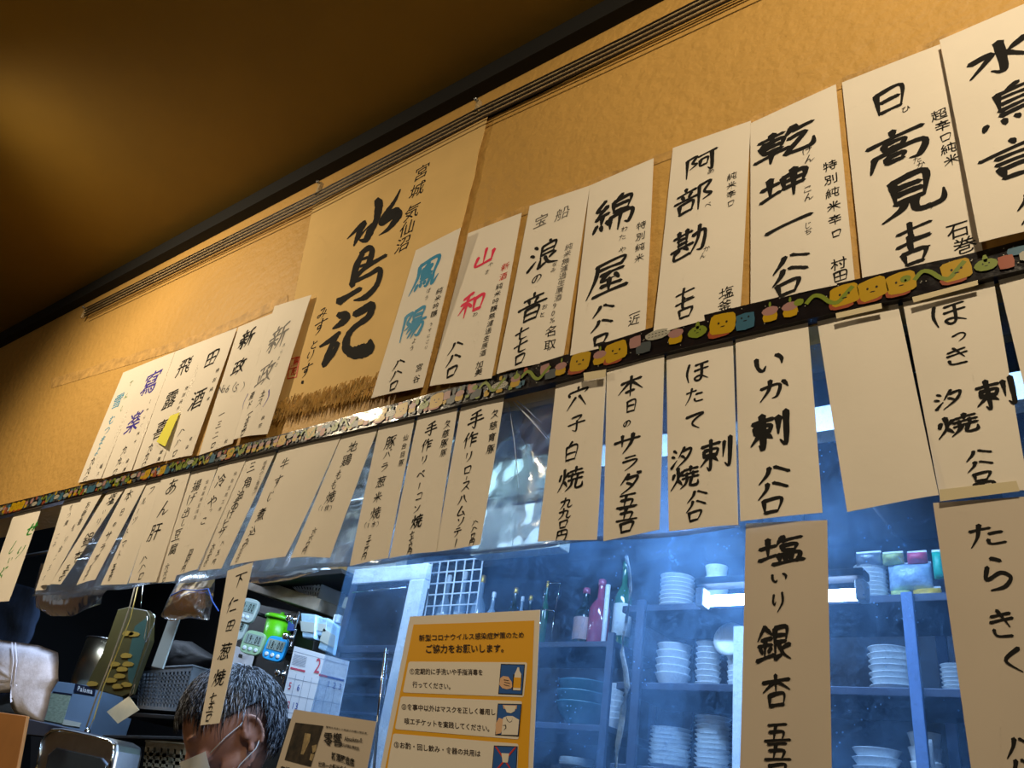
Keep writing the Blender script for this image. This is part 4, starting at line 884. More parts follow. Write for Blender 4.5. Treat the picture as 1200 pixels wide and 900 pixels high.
# crumpled bags
def bag(name, label, crop, poly, y, depth, seed, mt='bag', dv=12):
    """closed crumpled bag filling the outline"""
    P = [at(crop[0] + a_ / crop[2], crop[1] + b_ / crop[2], y) for a_, b_ in poly]
    c = sum(P, Vector()) / len(P); mb = MB(); vs = []; n = len(P) * 3
    ring = []
    for i in range(len(P)):
        for k in range(3): ring.append(P[i].lerp(P[(i + 1) % len(P)], k / 3))
    for side in (-1, 1):
        for r in range(1, 7):
            f = r / 6
            for p in ring:
                q = c.lerp(p, f)
                b_ = math.sqrt(max(0, 1 - f ** 3)); nz = noise.noise(Vector((q.x * 38, side * 3, q.z * 38)) + Vector((seed, 0, 0)))
                vs.append((q.x, y + side * depth * (b_ * (.8 + .5 * nz)) + .3 * depth * nz * (f < .99), q.z))
        vs.append((c.x, y + side * depth, c.z))
    fs = []; off = 6 * n + 1
    for sd in (0, 1):
        o_ = sd * off
        for r in range(5):
            for k in range(n):
                q = (o_ + r * n + k, o_ + r * n + (k + 1) % n, o_ + (r + 1) * n + (k + 1) % n, o_ + (r + 1) * n + k); fs.append(q if sd else q[::-1])
        for k in range(n):
            q = (o_ + 6 * n, o_ + (k + 1) % n, o_ + k); fs.append(q if sd else q[::-1])
    mb.add(vs, fs, True)
    return mb.build(name, MT[mt])
o = bag('plastic_bag', '', (0, 0, 1), [(48, 660), (90, 655), (130, 650), (150, 668), (128, 688), (112, 708), (85, 722), (60, 722), (42, 712), (40, 690)], .07, .03, 3)
tag(o, 'crumpled empty clear bag hanging under the strips at far left', 'plastic bag')
o = bag('plastic_bag', '', (0, 0, 1), [(300, 655), (345, 650), (398, 652), (375, 668), (340, 680), (305, 684), (285, 682)], .06, .015, 8)
tag(o, 'loose folded clear plastic below the widest strip, above the white basket', 'plastic bag')

# ------------------------------------------------------------------ kitchen behind the glass, right half
YS = 1.0
def zof(u, v, y): return at(u, v, y).z
# pale beam seen between the strips
zt_, zb_ = zof(840, 498, .8), zof(840, 525, .8)
MT['beam'] = mat('white_beam', '#eef4f4', .5)
o = MB().box2((-3.2, .8, zb_), (.6, .86, zt_)).build('trim_4', MT['beam']); tag(o, 'white board along the kitchen, seen between the strips', kind='structure')
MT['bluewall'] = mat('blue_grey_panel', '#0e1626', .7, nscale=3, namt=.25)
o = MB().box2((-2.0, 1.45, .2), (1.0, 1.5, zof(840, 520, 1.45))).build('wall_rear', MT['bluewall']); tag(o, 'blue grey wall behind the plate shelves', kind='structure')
zq = [zof(780, 716, YS), zof(780, 806, YS), zof(780, 903, YS)]
MT['shelfsteel'] = mat('grey_shelf', '#3a4459', .4, .2, nscale=10, namt=.1)
sx0 = at(742, 720, YS).x; sx1 = at(1190, 720, YS).x + .1
sh = thing('plate_shelf', 'grey steel shelf rack holding stacks of white plates behind the glass', 'shelf rack', ((sx0 + sx1) / 2, YS + .12, 0))
for z in zq + [zq[2] - .2, .2]: MB().box2((sx0, YS - .06, z - .018), (sx1, YS + .22, z)).build('shelf_board', MT['shelfsteel'], sh, bevel=.002)
MT['post'] = mat('pale_post', '#5c79a8', .4)
for u in (748, 1074, 1215):
    x = at(u, 800, YS - .06).x
    for y in (YS - .075, YS + .22): MB().box2((x - .012, y, 0), (x + .012, y + .014, zq[0] + (.01 if u != 1074 else 0))).build('upright', MT['post' if u == 1074 else 'shelfsteel'], sh, bevel=.002)
o = MB().box2((at(866, 800, YS - .12).x - .01, YS - .13, .0), (at(878, 800, YS - .12).x + .01, YS - .11, zof(870, 735, YS - .12))).build('divider_post', MT['white']); tag(o, 'white upright board just left of the long brownish strip', 'post')

def plate_mesh(r, h, mt, name='plate'):
    pr_ = [(r * .45, 0), (r * .5, 0), (r * .52, h * .3), (r * .85, h * .65), (r, h), (r * .99, h * 1.12), (r * .82, h * .85), (r * .5, h * .5), (.001, h * .45)]
    return MB().lathe(pr_, (0, 0, 0), 28).build(name, mt)
def stack(u0, u1, v0, zbase, label, group, kind='plate', y=YS, n=None, mt='ceramic', flat=1.0):
    x0, x1 = at(u0, 800, y).x, at(u1, 800, y).x
    uc = (u0 + u1) / 2
    ztop = zof(uc, v0, y); r = abs(x1 - x0) / 2 * .93; hh = ztop - zbase
    if n is None: n = max(3, int(hh / .011))
    step = hh / n; xc = (x0 + x1) / 2
    h = step * 1.5 if kind == 'plate' else step * 2.2
    pr_ = [(r * .42, 0), (r * .5, .0005), (r * .52, h * .2), (r * .8, h * .5), (r * .97, h * .95), (r, h), (r * .96, h), (r * .78, h * .62), (r * .5, h * .36), (.001, h * .34)]
    proto = MB().lathe(pr_, (0, 0, 0), 26).build(kind, MT[mt])
    for i in range(n):
        o = proto if i == 0 else proto.copy()
        if i: COL.objects.link(o)
        j_ = r * .03 * (i > 0)
        o.location = (xc + random.uniform(-1, 1) * j_, y + .05 + random.uniform(-1, 1) * j_, zbase + .001 + i * step)
        if i: o.rotation_euler = (random.uniform(-.015, .015), random.uniform(-.02, .02), random.uniform(0, 6))
        tag(o, 'topmost ' + label if i == n - 1 else ('lowest ' + label if i == 0 else label), kind, group)
# lathe builds around its own origin
_b = MB.build
stack(757, 799, 677, zq[0], 'small white bowl in the stack on the upper shelf, right of the glue line', 'white bowls on the upper shelf', 'bowl', n=8)
stack(813, 842, 674, zq[0], 'white cup stacked beside the bright tube on the upper shelf', 'cups on the upper shelf', 'cup', n=3)
stack(757, 798, 762, zq[1], 'white deep bowl in the stack on the middle shelf, right of the glue line', 'white bowls on the middle shelf', 'bowl', n=5)
stack(804, 835, 752, zq[1], 'small white plate in the evenly ribbed stack on the middle shelf', 'ribbed plate stack', 'plate', n=8)
stack(842, 868, 772, zq[1], 'white dish stacked left of the white upright board', 'dishes beside the white board', 'dish', n=6)
stack(755, 802, 853, zq[2], 'white plate of the lower left stack next to the glue line', 'lower left plates', 'plate', n=10)
stack(806, 848, 840, zq[2], 'white plate of the tallest stack on the lowest shelf', 'tall lower stack', 'plate', n=12)
stack(1000, 1045, 660, zq[0], 'greyish plate stacked under the packages at the top right', 'upper right plates', 'plate', n=9)
stack(1010, 1069, 759, zq[1], 'wide wavy white plate stacked right of the long brownish strip', 'wide middle plates', 'plate', n=7)
stack(1096, 1135, 777, zq[1], 'small white plate stacked against the brown corner sheet', 'small plates at the right', 'plate', n=7)
stack(985, 1045, 880, zq[2], 'white plate of the low stack at the bottom right', 'bottom right plates', 'plate', n=4)
stack(1050, 1092, 876, zq[2], 'white dish of the bottom stack near the red edged packet', 'bottom right dishes', 'dish', n=3)
# round plate leaning
c = at(853, 748, YS); o = MB().lathe([(.001, 0), (.03, .001), (.042, .006), (.044, .009), (.03, .005), (.001, .004)], (0, 0, 0), 24).build('plate', MT['ceramic']); o.location = (c.x, YS + .02, c.z - .0); o.rotation_euler = (PI / 2 - .15, 0, 0)
tag(o, 'round white plate standing upright behind the small dishes', 'plate')
# packages on top right
MT['pk_pink'] = mat('pink_packet', '#e2557a', .4); MT['pk_yel'] = mat('yellow_packet', '#e2b53c', .4, nscale=40, namt=.4); MT['pk_green'] = mat('green_packet', '#1fb89a', .4); MT['pk_lime'] = mat('lime_packet', '#b8c47a', .5, nscale=60, namt=.4); MT['pk_clear'] = mat('glossy_wrapping', '#a9c6e8', .12, nscale=30, namt=.3, bump=.8, bscale=40); MT['pk_silver'] = mat('silver_packet', '#8f9aa8', .3, .5, bump=.6)
def packet(lbl, cat, u0, v0, u1, v1, mt, y=YS, d=.07, name='packet', rot=0):
    a_, b_ = at(u0, v0, y), at(u1, v1, y)
    c = thing(name, lbl, cat, ((a_.x + b_.x) / 2, y, min(a_.z, b_.z)))
    x0_, x1_ = min(a_.x, b_.x), max(a_.x, b_.x); z0_, z1_ = min(a_.z, b_.z), max(a_.z, b_.z)
    vs = []; nn = 6
    for j in range(nn + 1):
        for i in range(nn + 1):
            s, t = i / nn, j / nn; bu = math.sin(PI * s) ** .5 * math.sin(PI * t) ** .5 if 0 < s < 1 and 0 < t < 1 else 0
            for sd in (-1, 1):
                vs.append((x0_ + (x1_ - x0_) * s, y + d / 2 + sd * d / 2 * (.25 + .75 * bu) + .004 * noise.noise(Vector((s * 7, t * 7, u0))), z0_ + (z1_ - z0_) * t))
    f = lambda i, j, k: (j * (nn + 1) + i) * 2 + k
    fs = []
    for j in range(nn):
        for i in range(nn):
            fs.append((f(i, j, 0), f(i + 1, j, 0), f(i + 1, j + 1, 0), f(i, j + 1, 0))); fs.append((f(i, j + 1, 1), f(i + 1, j + 1, 1), f(i + 1, j, 1), f(i, j, 1)))
    for i in range(nn):
        fs += [(f(i, 0, 1), f(i + 1, 0, 1), f(i + 1, 0, 0), f(i, 0, 0)), (f(i, nn, 0), f(i + 1, nn, 0), f(i + 1, nn, 1), f(i, nn, 1)), (f(0, i, 0), f(0, i + 1, 0), f(0, i + 1, 1), f(0, i, 1)), (f(nn, i, 1), f(nn, i + 1, 1), f(nn, i + 1, 0), f(nn, i, 0))]
    MB().add(vs, fs, True).build('wrapping', MT[mt], c)
    MB().box2((x0_, y + d * .5 - .001, z1_ - .001), (x1_, y + d * .5 + .001, z1_ + .006)).build('sealed_edge', MT['white'], c)
    return c
packet('silvery packet lying on the top right plate stack', 'packet', 1000, 646, 1030, 658, 'pk_silver', d=.05)
packet('lime green packet between the silvery and the pink packet', 'packet', 1031, 646, 1056, 657, 'pk_lime', d=.05)
packet('bright pink packet at the top right', 'packet', 1060, 645, 1084, 656, 'pk_pink', d=.05)
packet('turquoise packet next to the brown corner sheet', 'packet', 1090, 645, 1106, 675, 'pk_green', d=.03)
packet('shiny clear wrapped packet reflecting the light under the pink packet', 'packet', 1037, 658, 1090, 686, 'pk_clear')
packet('striped packet lying left of the yellow one', 'packet', 1040, 688, 1064, 706, 'pk_lime')
packet('yellow packet on the upper shelf by the brown corner sheet', 'packet', 1066, 686, 1101, 709, 'pk_yel')
packet('white packet with red edge standing on the bottom shelf', 'packet', 1078, 868, 1094, 905, 'white', d=.03, y=YS - .05)
# dark box above
a_ = at(1006, 592, .045); b_ = at(1160, 634, .045); b_.z = at(1003, 637, .22).z
c = thing('ventilation_box', 'black box hanging behind the glass above the packages', 'box', ((a_.x + b_.x) / 2, .13, b_.z))
MB().box2((a_.x, .045, b_.z), (b_.x, .22, ZB - .01)).build('box_body', MT['black'], c, bevel=.006)
MB().box2((a_.x + .01, .05, b_.z - .004), (b_.x - .01, .215, b_.z)).build('bottom_lip', MT['dark'], c)

# fluorescent tube fixture
MT['tube'] = mat('tube_glow', '#ffffff', .5, emit='#bcd8ff', estr=55.0)
y = .22; a_ = at(829, 704, y); b_ = at(1004, 697, y); z = (a_.z + b_.z) / 2
c = thing('fluorescent_tube', 'short bright fluorescent tube behind the long brownish strip', 'lamp', ((a_.x + b_.x) / 2, y, z))
MB().tube([(a_.x, y, z), (b_.x, y, z)], .0085, 14).build('glowing_tube', MT['tube'], c)
for x in (a_.x - .008, b_.x + .008): MB().box((x, y, z + .004), (.014, .026, .03)).build('end_cap', MT['white'], c, bevel=.003)
MB().box2((a_.x - .015, y - .016, z + .022), (b_.x + .015, y + .016, z + .034)).build('fixture_bar', MT['dark'], c, bevel=.002)
for u in (892, 944): MB().tube([(at(u, 690, y).x, y, z + .03), (at(u, 690, y).x, y, ZC)], .003, 6).build('hanging_rod', MT['steel'], c)

# ------------------------------------------------------------------ bottles
YB = 1.0
zl = zof(690, 757, YB); zl2 = zof(680, 852, YB)
lx0, lx1 = at(500, 757, YB).x, at(732, 757, YB).x
ls = thing('bottle_shelf', 'dark steel shelf with bottles and blue bowls behind the yellow notice', 'shelf rack', ((lx0 + lx1) / 2, YB + .1, 0))
for z in (zl, zl2, zl2 - .2): MB().box2((lx0, YB - .05, z - .016), (lx1, YB + .2, z)).build('shelf_board', MT['shelfsteel'], ls, bevel=.002)
for x in (lx0 + .01, lx1 - .01):
    for yy in (YB - .06, YB + .19): MB().box2((x - .01, yy, 0), (x + .01, yy + .012, zl + .02)).build('upright', MT['shelfsteel'], ls)
def gmat(n_, h, r=.12): 
    m_ = mat(n_, h, r, coat=.5); return m_
MT['b_clear'] = gmat('bottle_clear', '#8aa0b4'); MT['b_dark'] = gmat('bottle_dark', '#1c2a24'); MT['b_red'] = gmat('bottle_red', '#b2506e'); MT['b_green'] = gmat('bottle_green', '#2f6b4f'); MT['gold'] = mat('gold_foil', '#c9a23a', .3, .7); MT['label'] = mat('paper_label', '#cfd5d2', .7, nscale=60, namt=.15); MT['label_p'] = mat('pink_label', '#c9a7a0', .7); MT['cap_w'] = mat('white_cap', '#dfe8ef', .4)
def bottle(lbl, u, vtop, rpx, mt, capmt, labelmt=None, zbase=None, y=YB, neck=.35):
    zb_ = zl if zbase is None else zbase
    x = at(u, 740, y).x; zt_ = zof(u, vtop, y); h = zt_ - zb_; r = rad(u, 740, y, rpx)
    c = thing('bottle', lbl, 'bottle', (x, y + .03, zb_))
    y0 = y + .03
    MB().lathe([(r * .9, 0), (r, .005), (r, h * (1 - neck - .1)), (r * .8, h * (1 - neck - .03)), (r * .34, h * (1 - neck + .06)), (r * .3, h * .93), (r * .3, h * .94)], (x, y0, zb_), 20).build('glass_body', MT[mt], c)
    MB().lathe([(r * .36, h * .9), (r * .38, h * .905), (r * .38, h * .985), (r * .3, h)], (x, y0, zb_), 14).build('cap', MT[capmt], c)
    if labelmt: MB().lathe([(r * 1.005, h * .12), (r * 1.02, h * .125), (r * 1.02, h * .48), (r * 1.005, h * .485)], (x, y0, zb_), 20).build('label', MT[labelmt], c)
bottle('white capped clear bottle right of the wire rack', 565, 691, 7, 'b_clear', 'cap_w', 'label')
bottle('dark bottle with a tall gold neck foil above the notice', 591, 686, 8, 'b_dark', 'gold', 'label')
bottle('small white capped bottle between the two gold necked bottles', 600, 696, 6, 'b_clear', 'cap_w', y=YB - .03)
bottle('shorter bottle with gold foil neck, right of the tall gold one', 610, 695, 7, 'b_dark', 'gold', 'label')
bottle('slender bottle with yellowish label neck', 628, 678, 5, 'b_green', 'gold')
bottle('brown necked bottle with a pale pink label, left of the red bottle', 676, 686, 12, 'b_dark', 'b_red', 'label_p')
bottle('large red bottle among those on the shelf', 694, 676, 13, 'b_red', 'b_red', None)
bottle('green necked bottle with a pale label, left of the glue line', 721, 655, 11, 'b_green', 'b_green', 'label')
bottle('clear bottle behind the left part of the wire rack', 508, 672, 8, 'b_clear', 'cap_w', 'label', y=YB + .05)
bottle('clear bottle behind the middle of the wire rack', 527, 668, 7, 'b_clear', 'cap_w', 'label', y=YB + .05)
bottle('squat bottle with an orange label behind the right of the wire rack', 549, 672, 9, 'b_clear', 'gold', 'label_p', y=YB + .05)
# bright glass tumbler standing between bottles
x = at(708, 740, YB - .03).x; o = MB().lathe([(.006, 0), (.007, .001), (.007, zof(708, 690, YB) - zl)], (x, YB - .03, zl), 12).build('white_tube', MT['white']); tag(o, 'bright white narrow tube standing between the red and the green bottle', 'tube')
# wire stand frame
P = [at(u, v, .94) for u, v in [(640, 683), (657, 684), (650, 716), (635, 714)]]; z_ = thing('wire_stand', 'small empty wire stand just above the right corner of the notice', 'stand', (P[2].x, .94, zl))
m = MB()
for p, q in zip(P, P[1:] + P[:1]): m.tube([p, q], .002, 5)
m.build('wire_loop', MT['chrome'], z_)
for p in P[2:]: MB().tube([p, Vector((p.x, p.y, zl))], .002, 5).build('leg', MT['chrome'], z_)
stack(645, 704, 812, zl2, 'shallow blue bowl stacked right of the notice', 'blue bowls', 'bowl', y=YB, n=3, mt='ceramic_blue')
stack(701, 721, 806, zl2, 'tiny white dish in the narrow stack left of the glue line', 'narrow dish stack', 'dish', y=YB, n=7)
stack(655, 692, 888, zl2 - .2 + .1, 'white plate in the low stack under the blue bowls', 'plates under the blue bowls', 'plate', y=YB - .02, n=6)
o = MB().box2((at(648, 900, YB - .03).x, YB - .04, zl2 - .2), (at(700, 900, YB - .03).x, YB + .12, zl2 - .101)).build('storage_box', MT['dark']); tag(o, 'dark box carrying the low plate stack under the blue bowls', 'box')

# wire grid rack
m = thing('wire_rack', 'white wire grid rack in front of clear bottles, above the notice', 'rack', at(530, 752, .925))
Q = [at(u, v, .925) for u, v in [(497, 660), (566, 654), (552, 758), (482, 762)]]
Q[2].z = Q[3].z = zl
for i in range(8):
    t = i / 7; MB().tube([Q[0].lerp(Q[1], t), Q[3].lerp(Q[2], t)], .0028, 5).build('wire', MT['white'], m)
for i in range(8):
    t = i / 7; MB().tube([Q[0].lerp(Q[3], t), Q[1].lerp(Q[2], t)], .0028, 5).build('wire', MT['white'], m)
# white cabinet with window, left side of the glass
yc = .57
c = thing('glass_cabinet', 'white framed cabinet with a dark window, seen through the left of the glass', 'cabinet', at(440, 900, yc))
A = [at(u, v, yc) for u, v in [(402, 672), (500, 664), (468, 905), (378, 905)]]
xa, xb = at(410, 690, yc).x, at(486, 690, yc).x; zt2 = at(450, 664, yc).z; z1 = at(450, 682, yc).z; zm = at(440, 756, yc).z
MB().box2((xa, yc, z1), (xb + .03, yc + .02, zt2)).build('top_rail', MT['white'], c, bevel=.003)
MB().box2((xb - .025, yc - .002, .3), (xb + .03, yc + .02, z1)).build('side_stile', MT['white'], c, bevel=.003)
MB().box2((xa, yc, zm - .02), (xb - .025, yc + .015, zm)).build('middle_rail', MT['shelfsteel'], c, bevel=.002)
MB().box2((xa, yc + .0, .3), (xa + .02, yc + .02, z1)).build('left_stile', MT['shelfsteel'], c, bevel=.002)
MT['win_dark'] = mat('dark_window', '#2a2e36', .15, nscale=8, namt=.4)
MB().box2((xa + .02, yc + .008, .3), (xb - .025, yc + .08, z1)).build('window_glass', MT['win_dark'], c)
MB().tube([(xa + .02, yc - .004, zt2 - .07), (xb - .03, yc - .004, zt2 - .068)], .0025, 5).build('handle_rod', MT['chrome'], c)
for k in range(5):
    z = zm - .04 - .045 * k; MB().box2((xa + .02, yc - .004, z), (xb - .03, yc + .006, z + .006)).build('slat', MT['shelfsteel'], c)
# cream wall strip with wooden post
o = MB().box2((at(392, 700, .95).x, .95, .5), (at(432, 700, .95).x + .1, 1.0, zof(410, 600, .95))).build('trim_5', MT['cream']); tag(o, 'cream wall strip left of the white cabinet', kind='structure')
MT['woodpost'] = mat('wood_post', '#8a6a3c', .6, nscale=10, namt=.2, stretch=(6, 6, .5))
o = MB().box2((at(374, 700, .88).x, .88, .4), (at(388, 700, .88).x, .92, zof(385, 640, .88))).build('trim_6', MT['woodpost']); tag(o, 'brown wooden post beside the white basket', kind='structure')
# added pale panels imitating reflections in the creased sheet between strips
MT['palegreen'] = mat('pale_green_panel', '#c6d2b8', .5)
def block(lbl, u0, v0, u1, v1, y, mt, name='reflection_panel', d=.2):
    a_, b_ = at(u0, v0, y), at(u1, v1, y); c = thing(name, lbl, 'cabinet', ((a_.x + b_.x) / 2, y + d / 2, b_.z))
    z0_, z1_ = min(a_.z, b_.z), max(a_.z, b_.z)
    MB().box2((a_.x, y, z0_), (b_.x, y + d, z1_)).build('panel_body', MT[mt], c, bevel=.003)
    MB().box2((a_.x + .01, y - .006, z0_ + .008), ((a_.x + b_.x) / 2 - .002, y, z1_ - .008)).build('panel_leaf', MT[mt], c, bevel=.002)
    MB().box2(((a_.x + b_.x) / 2 + .002, y - .006, z0_ + .008), (b_.x - .01, y, z1_ - .008)).build('panel_leaf', MT[mt], c, bevel=.002)
block('added cream panel imitating a pale reflection behind the shiny creases', 560, 598, 655, 641, .70, 'cream', d=.05)
block('added pale green panel imitating a reflection above the cream one', 560, 546, 652, 574, .70, 'palegreen', d=.05)

# ------------------------------------------------------------------ kitchen, left half
def quadslab(name, lbl, cat, pts, y, th, mt, wob=0.0, bevel=.002):
    ys = y if isinstance(y, (list, tuple)) else [y] * len(pts)
    P = [at(u, v, yy) for (u, v), yy in zip(pts, ys)]; n = len(P)
    mb = MB(); mb.add([tuple(p) for p in P] + [(p.x, p.y + th, p.z) for p in P], [tuple(range(n)), tuple(range(2 * n - 1, n - 1, -1))] + [(i, n + i, n + (i + 1) % n, (i + 1) % n) for i in range(n)])
    return mb, P
def simple(name, lbl, cat, pts, y, th, mt, bevel=.002, group=None):
    mb, P = quadslab(name, lbl, cat, pts, y, th, mt); o = mb.build(name, MT[mt], bevel=bevel); return tag(o, lbl, cat, group)
MT['cloth_blue'] = mat('dark_blue_cloth', '#3c4f6e', .9, nscale=12, namt=.2, bump=.3, bscale=30)
MT['cloth_white'] = mat('white_cloth', '#d2cfda', .9, nscale=8, namt=.06, bump=.3, bscale=25)
MT['cardboard'] = mat('cardboard', '#a06d3a', .8, nscale=10, namt=.1)
MT['pot'] = mat('pot_steel', '#a39880', .30, 1.0, nscale=4, namt=.3)
MT['panel'] = mat('blue_grey_appliance', '#6f89a6', .45, nscale=5, namt=.08)
MT['pgreen'] = mat('green_grey_label', '#8a9c8c', .6, nscale=40, namt=.25, stretch=(1, 1, 4))
MT['navy'] = mat('navy_label', '#141c33', .5)
MT['olive'] = mat('dark_olive_lacquer', '#4a4220', .4, nscale=5, namt=.3)
MT['teal'] = mat('teal_lacquer', '#35524a', .35)
MT['goldp'] = mat('gold_pattern', '#b3903c', .4, .3)
MT['string'] = mat('string', '#a08868', .8)
MT['tagp'] = mat('beige_tag', '#c9bd9c', .8, nscale=20, namt=.1)
MT['orange'] = mat('orange_food', '#d8802a', .5, nscale=20, namt=.2)
MT['basket_g'] = mat('grey_basket_plastic', '#6d7278', .5)
MT['basket_t'] = mat('tan_basket', '#9d9074', .6, nscale=20, namt=.2)
MT['basket_w'] = mat('white_basket_plastic', '#d9dfe2', .45)
MT['marble'] = mat('worn_board_edge', '#8d8273', .7, nscale=14, namt=.45)
MT['lime'] = mat('lime_plastic', '#5ec10f', .35); MT['mint'] = mat('mint_plastic', '#9fbf9a', .4); MT['skyblue'] = mat('sky_blue_plastic', '#25a3e6', .35); MT['lcd'] = mat('lcd_grey', '#93a39c', .25); MT['pale'] = mat('pale_timer_plastic', '#b9c2bd', .4)
MT['lcd_b'] = mat('lcd_digit', '#10140f', .5)
MT['calp'] = mat('calendar_paper', '#dfe6f2', .7); MT['cal_red'] = mat('calendar_red', '#c8506a', .7); MT['cal_blue'] = mat('calendar_blue', '#3a5aa8', .7); MT['cal_pen'] = mat('calendar_pencil', '#8796ad', .8)

# cloth helper: folded cloth with outline in pixels
def cloth(name, lbl, cat, pts, y, mt, amp=.012, th=.006, fold=30):
    c0 = at(pts[0][0], pts[0][1], y)
    P = [at(u, v, y) for u, v in pts]  # TL TR BR BL
    nx, nz = 22, 22; vs = []
    for sd in (0, 1):
        for j in range(nz + 1):
            for i in range(nx + 1):
                s, t = i / nx, j / nz
                p = P[0] * (1 - s) * (1 - t) + P[1] * s * (1 - t) + P[2] * s * t + P[3] * (1 - s) * t
                d = amp * math.sin(s * fold * .35 + 1.5 * math.sin(t * 3)) + amp * noise.noise(Vector((s * 4, t * 4, fold)))
                e = .012 * noise.noise(Vector((s * 5, t * 5, fold + 9)))
                vs.append((p.x + e * (s in (0, 1)), p.y + d + sd * th, p.z + e))
    n = (nx + 1) * (nz + 1); fs = []
    for j in range(nz):
        for i in range(nx):
            a_ = j * (nx + 1) + i; fs.append((a_, a_ + 1, a_ + nx + 2, a_ + nx + 1)); fs.append((n + a_ + nx + 1, n + a_ + nx + 2, n + a_ + 1, n + a_))
    edge = [i for i in range(nx + 1)] + [(j + 1) * (nx + 1) - 1 for j in range(1, nz + 1)] + [nz * (nx + 1) + i for i in range(nx - 1, -1, -1)] + [j * (nx + 1) for j in range(nz - 1, 0, -1)]
    for a_, b_ in zip(edge, edge[1:] + edge[:1]): fs.append((a_, n + a_, n + b_, b_))
    return tag(MB().add(vs, fs, True).build(name, MT[mt]), lbl, cat)
cloth('hanging_cloth', 'dark blue cloth hanging at the left edge, below the green lettered strip', 'cloth', [(-60, 660), (56, 694), (30, 775), (-60, 775)], .75, 'cloth_blue', .02)
# white garment: cloth with sleeve
g = thing('white_garment', 'white garment with an open sleeve hanging at the left edge above the brown cardboard', 'garment', at(20, 850, .35))
def outline_cloth(outl, y, th, amp, seed, subdiv=10):
    P = [at(u, v, y) for u, v in outl]; c = sum(P, Vector()) / len(P); R = []
    for i in range(len(P)):
        for k in range(4): R.append(P[i].lerp(P[(i + 1) % len(P)], k / 4))
    vs = []; n = len(R); rings = 7
    for sd in (-1, 1):
        for r in range(1, rings + 1):
            f = r / rings
            for p in R:
                q = c.lerp(p, f); nn = noise.noise(Vector((q.x * 9, q.z * 5, seed)))
                vs.append((q.x, y + sd * th * math.sqrt(max(0, 1 - f ** 4)) + amp * nn + amp * .6 * math.sin(q.x * 40 + q.z * 12), q.z))
        vs.append((c.x, y + sd * th, c.z))
    off = rings * n + 1; fs = []
    for sd in (0, 1):
        o_ = sd * off
        for r in range(rings - 1):
            for k in range(n):
                q = (o_ + r * n + k, o_ + r * n + (k + 1) % n, o_ + (r + 1) * n + (k + 1) % n, o_ + (r + 1) * n + k); fs.append(q if sd else q[::-1])
        for k in range(n):
            q = (o_ + rings * n, o_ + (k + 1) % n, o_ + k); fs.append(q if sd else q[::-1])
    for k in range(n):
        a_ = (rings - 1) * n + k; b_ = (rings - 1) * n + (k + 1) % n; fs.append((a_, b_, off + b_, off + a_))
    return MB().add(vs, fs, True)
outline_cloth([(-90, 735), (0, 750), (45, 756), (66, 764), (68, 785), (71, 798), (60, 812), (56, 835), (50, 850), (18, 836), (34, 822), (35, 812), (28, 809), (0, 812), (-90, 820)], .42, .018, .006, 2).build('garment_cloth', MT['cloth_white'], g)
for v0 in (0, 4):
    MB().tube([at(14 + v0, 753, .40), at(16 + v0, 775, .395), at(12 + v0, 805, .40)], .0015, 4).build('seam', MT['cloth_white'], g)
outline_cloth([(-60, 812), (0, 812), (28, 810), (34, 816), (20, 838), (8, 836), (-60, 838)], .46, .006, .002, 5).build('sleeve_inside', MT['cloth_blue'], g)['label'] = 'dark sleeve opening'
simple('cardboard_panel', 'brown cardboard panel in the lower left corner', 'cardboard', [(-60, 826), (31, 839), (14, 930), (-60, 930)], .14, .01, 'cardboard')
# pot
y = .8; c = at(95, 800, y); zt_ = at(96, 746, y).z; zb2 = at(97, 806, y).z; r = rad(96, 770, y, 30); xl_ = at(96, 770, y).x - r; xr_ = xl_ + 2 * r
k = thing('steel_pot', 'dark round steel pot with a rolled rim, right of the white garment', 'pot', ((xl_ + xr_) / 2, y + r, zb2))
pc = ((xl_ + xr_) / 2, y + r, zb2); hh = zt_ - zb2
MB().lathe([(r * .80, 0), (r * .93, hh * .05), (r * .985, hh * .18), (r, hh * .5), (r, hh), (r * .97, hh), (r * .97, hh * .2), (.001, hh * .1)], pc, 36).build('pot_body', MT['pot'], k)
MB().tube([(pc[0] + r * 1.01 * math.cos(a_ * PI / 16), pc[1] + r * 1.01 * math.sin(a_ * PI / 16), zt_) for a_ in range(33)], .004, 6).build('rim', MT['steel'], k)
MB().tube([(pc[0] + r, pc[1] - .03, zt_ - .03), (pc[0] + r + .03, pc[1] - .03, zt_ - .028), (pc[0] + r + .03, pc[1] + .03, zt_ - .028), (pc[0] + r, pc[1] + .03, zt_ - .03)], .004, 6).build('handle', MT['black'], k)
simple('pot_shelf', 'dark shelf plate carrying the steel pot', 'shelf', [(40, 807), (150, 812), (150, 816), (40, 811)], .78, .4, 'black')
# appliance panel
ap = thing('gas_appliance', 'blue grey appliance front with a dark maker plate, below the steel pot', 'appliance', at(90, 850, .7))
mb, P = quadslab('', '', '', [(58, 797), (122, 806), (103, 862), (36, 850)], .7, .15, ''); mb.build('front_panel', MT['panel'], ap, bevel=.002)
mb, P = quadslab('', '', '', [(60, 812), (83, 815), (73, 848), (48, 843)], .697, .002, ''); mb.build('instruction_label', MT['pgreen'], ap)['label'] = 'greenish label with rows of print'
mb, P = quadslab('', '', '', [(88, 801), (112, 806), (110, 815), (86, 811)], .697, .002, ''); o = mb.build('name_plate', MT['navy'], ap)
mb, P = quadslab('', '', '', [(75, 843), (95, 847), (93, 852), (73, 849)], .697, .002, ''); mb.build('small_label', MT['pale'], ap)
mb, P = quadslab('', '', '', [(62, 810), (84, 813), (83.6, 815), (61.5, 812)], .696, .002, ''); mb.build('label_bar', MT['navy'], ap)
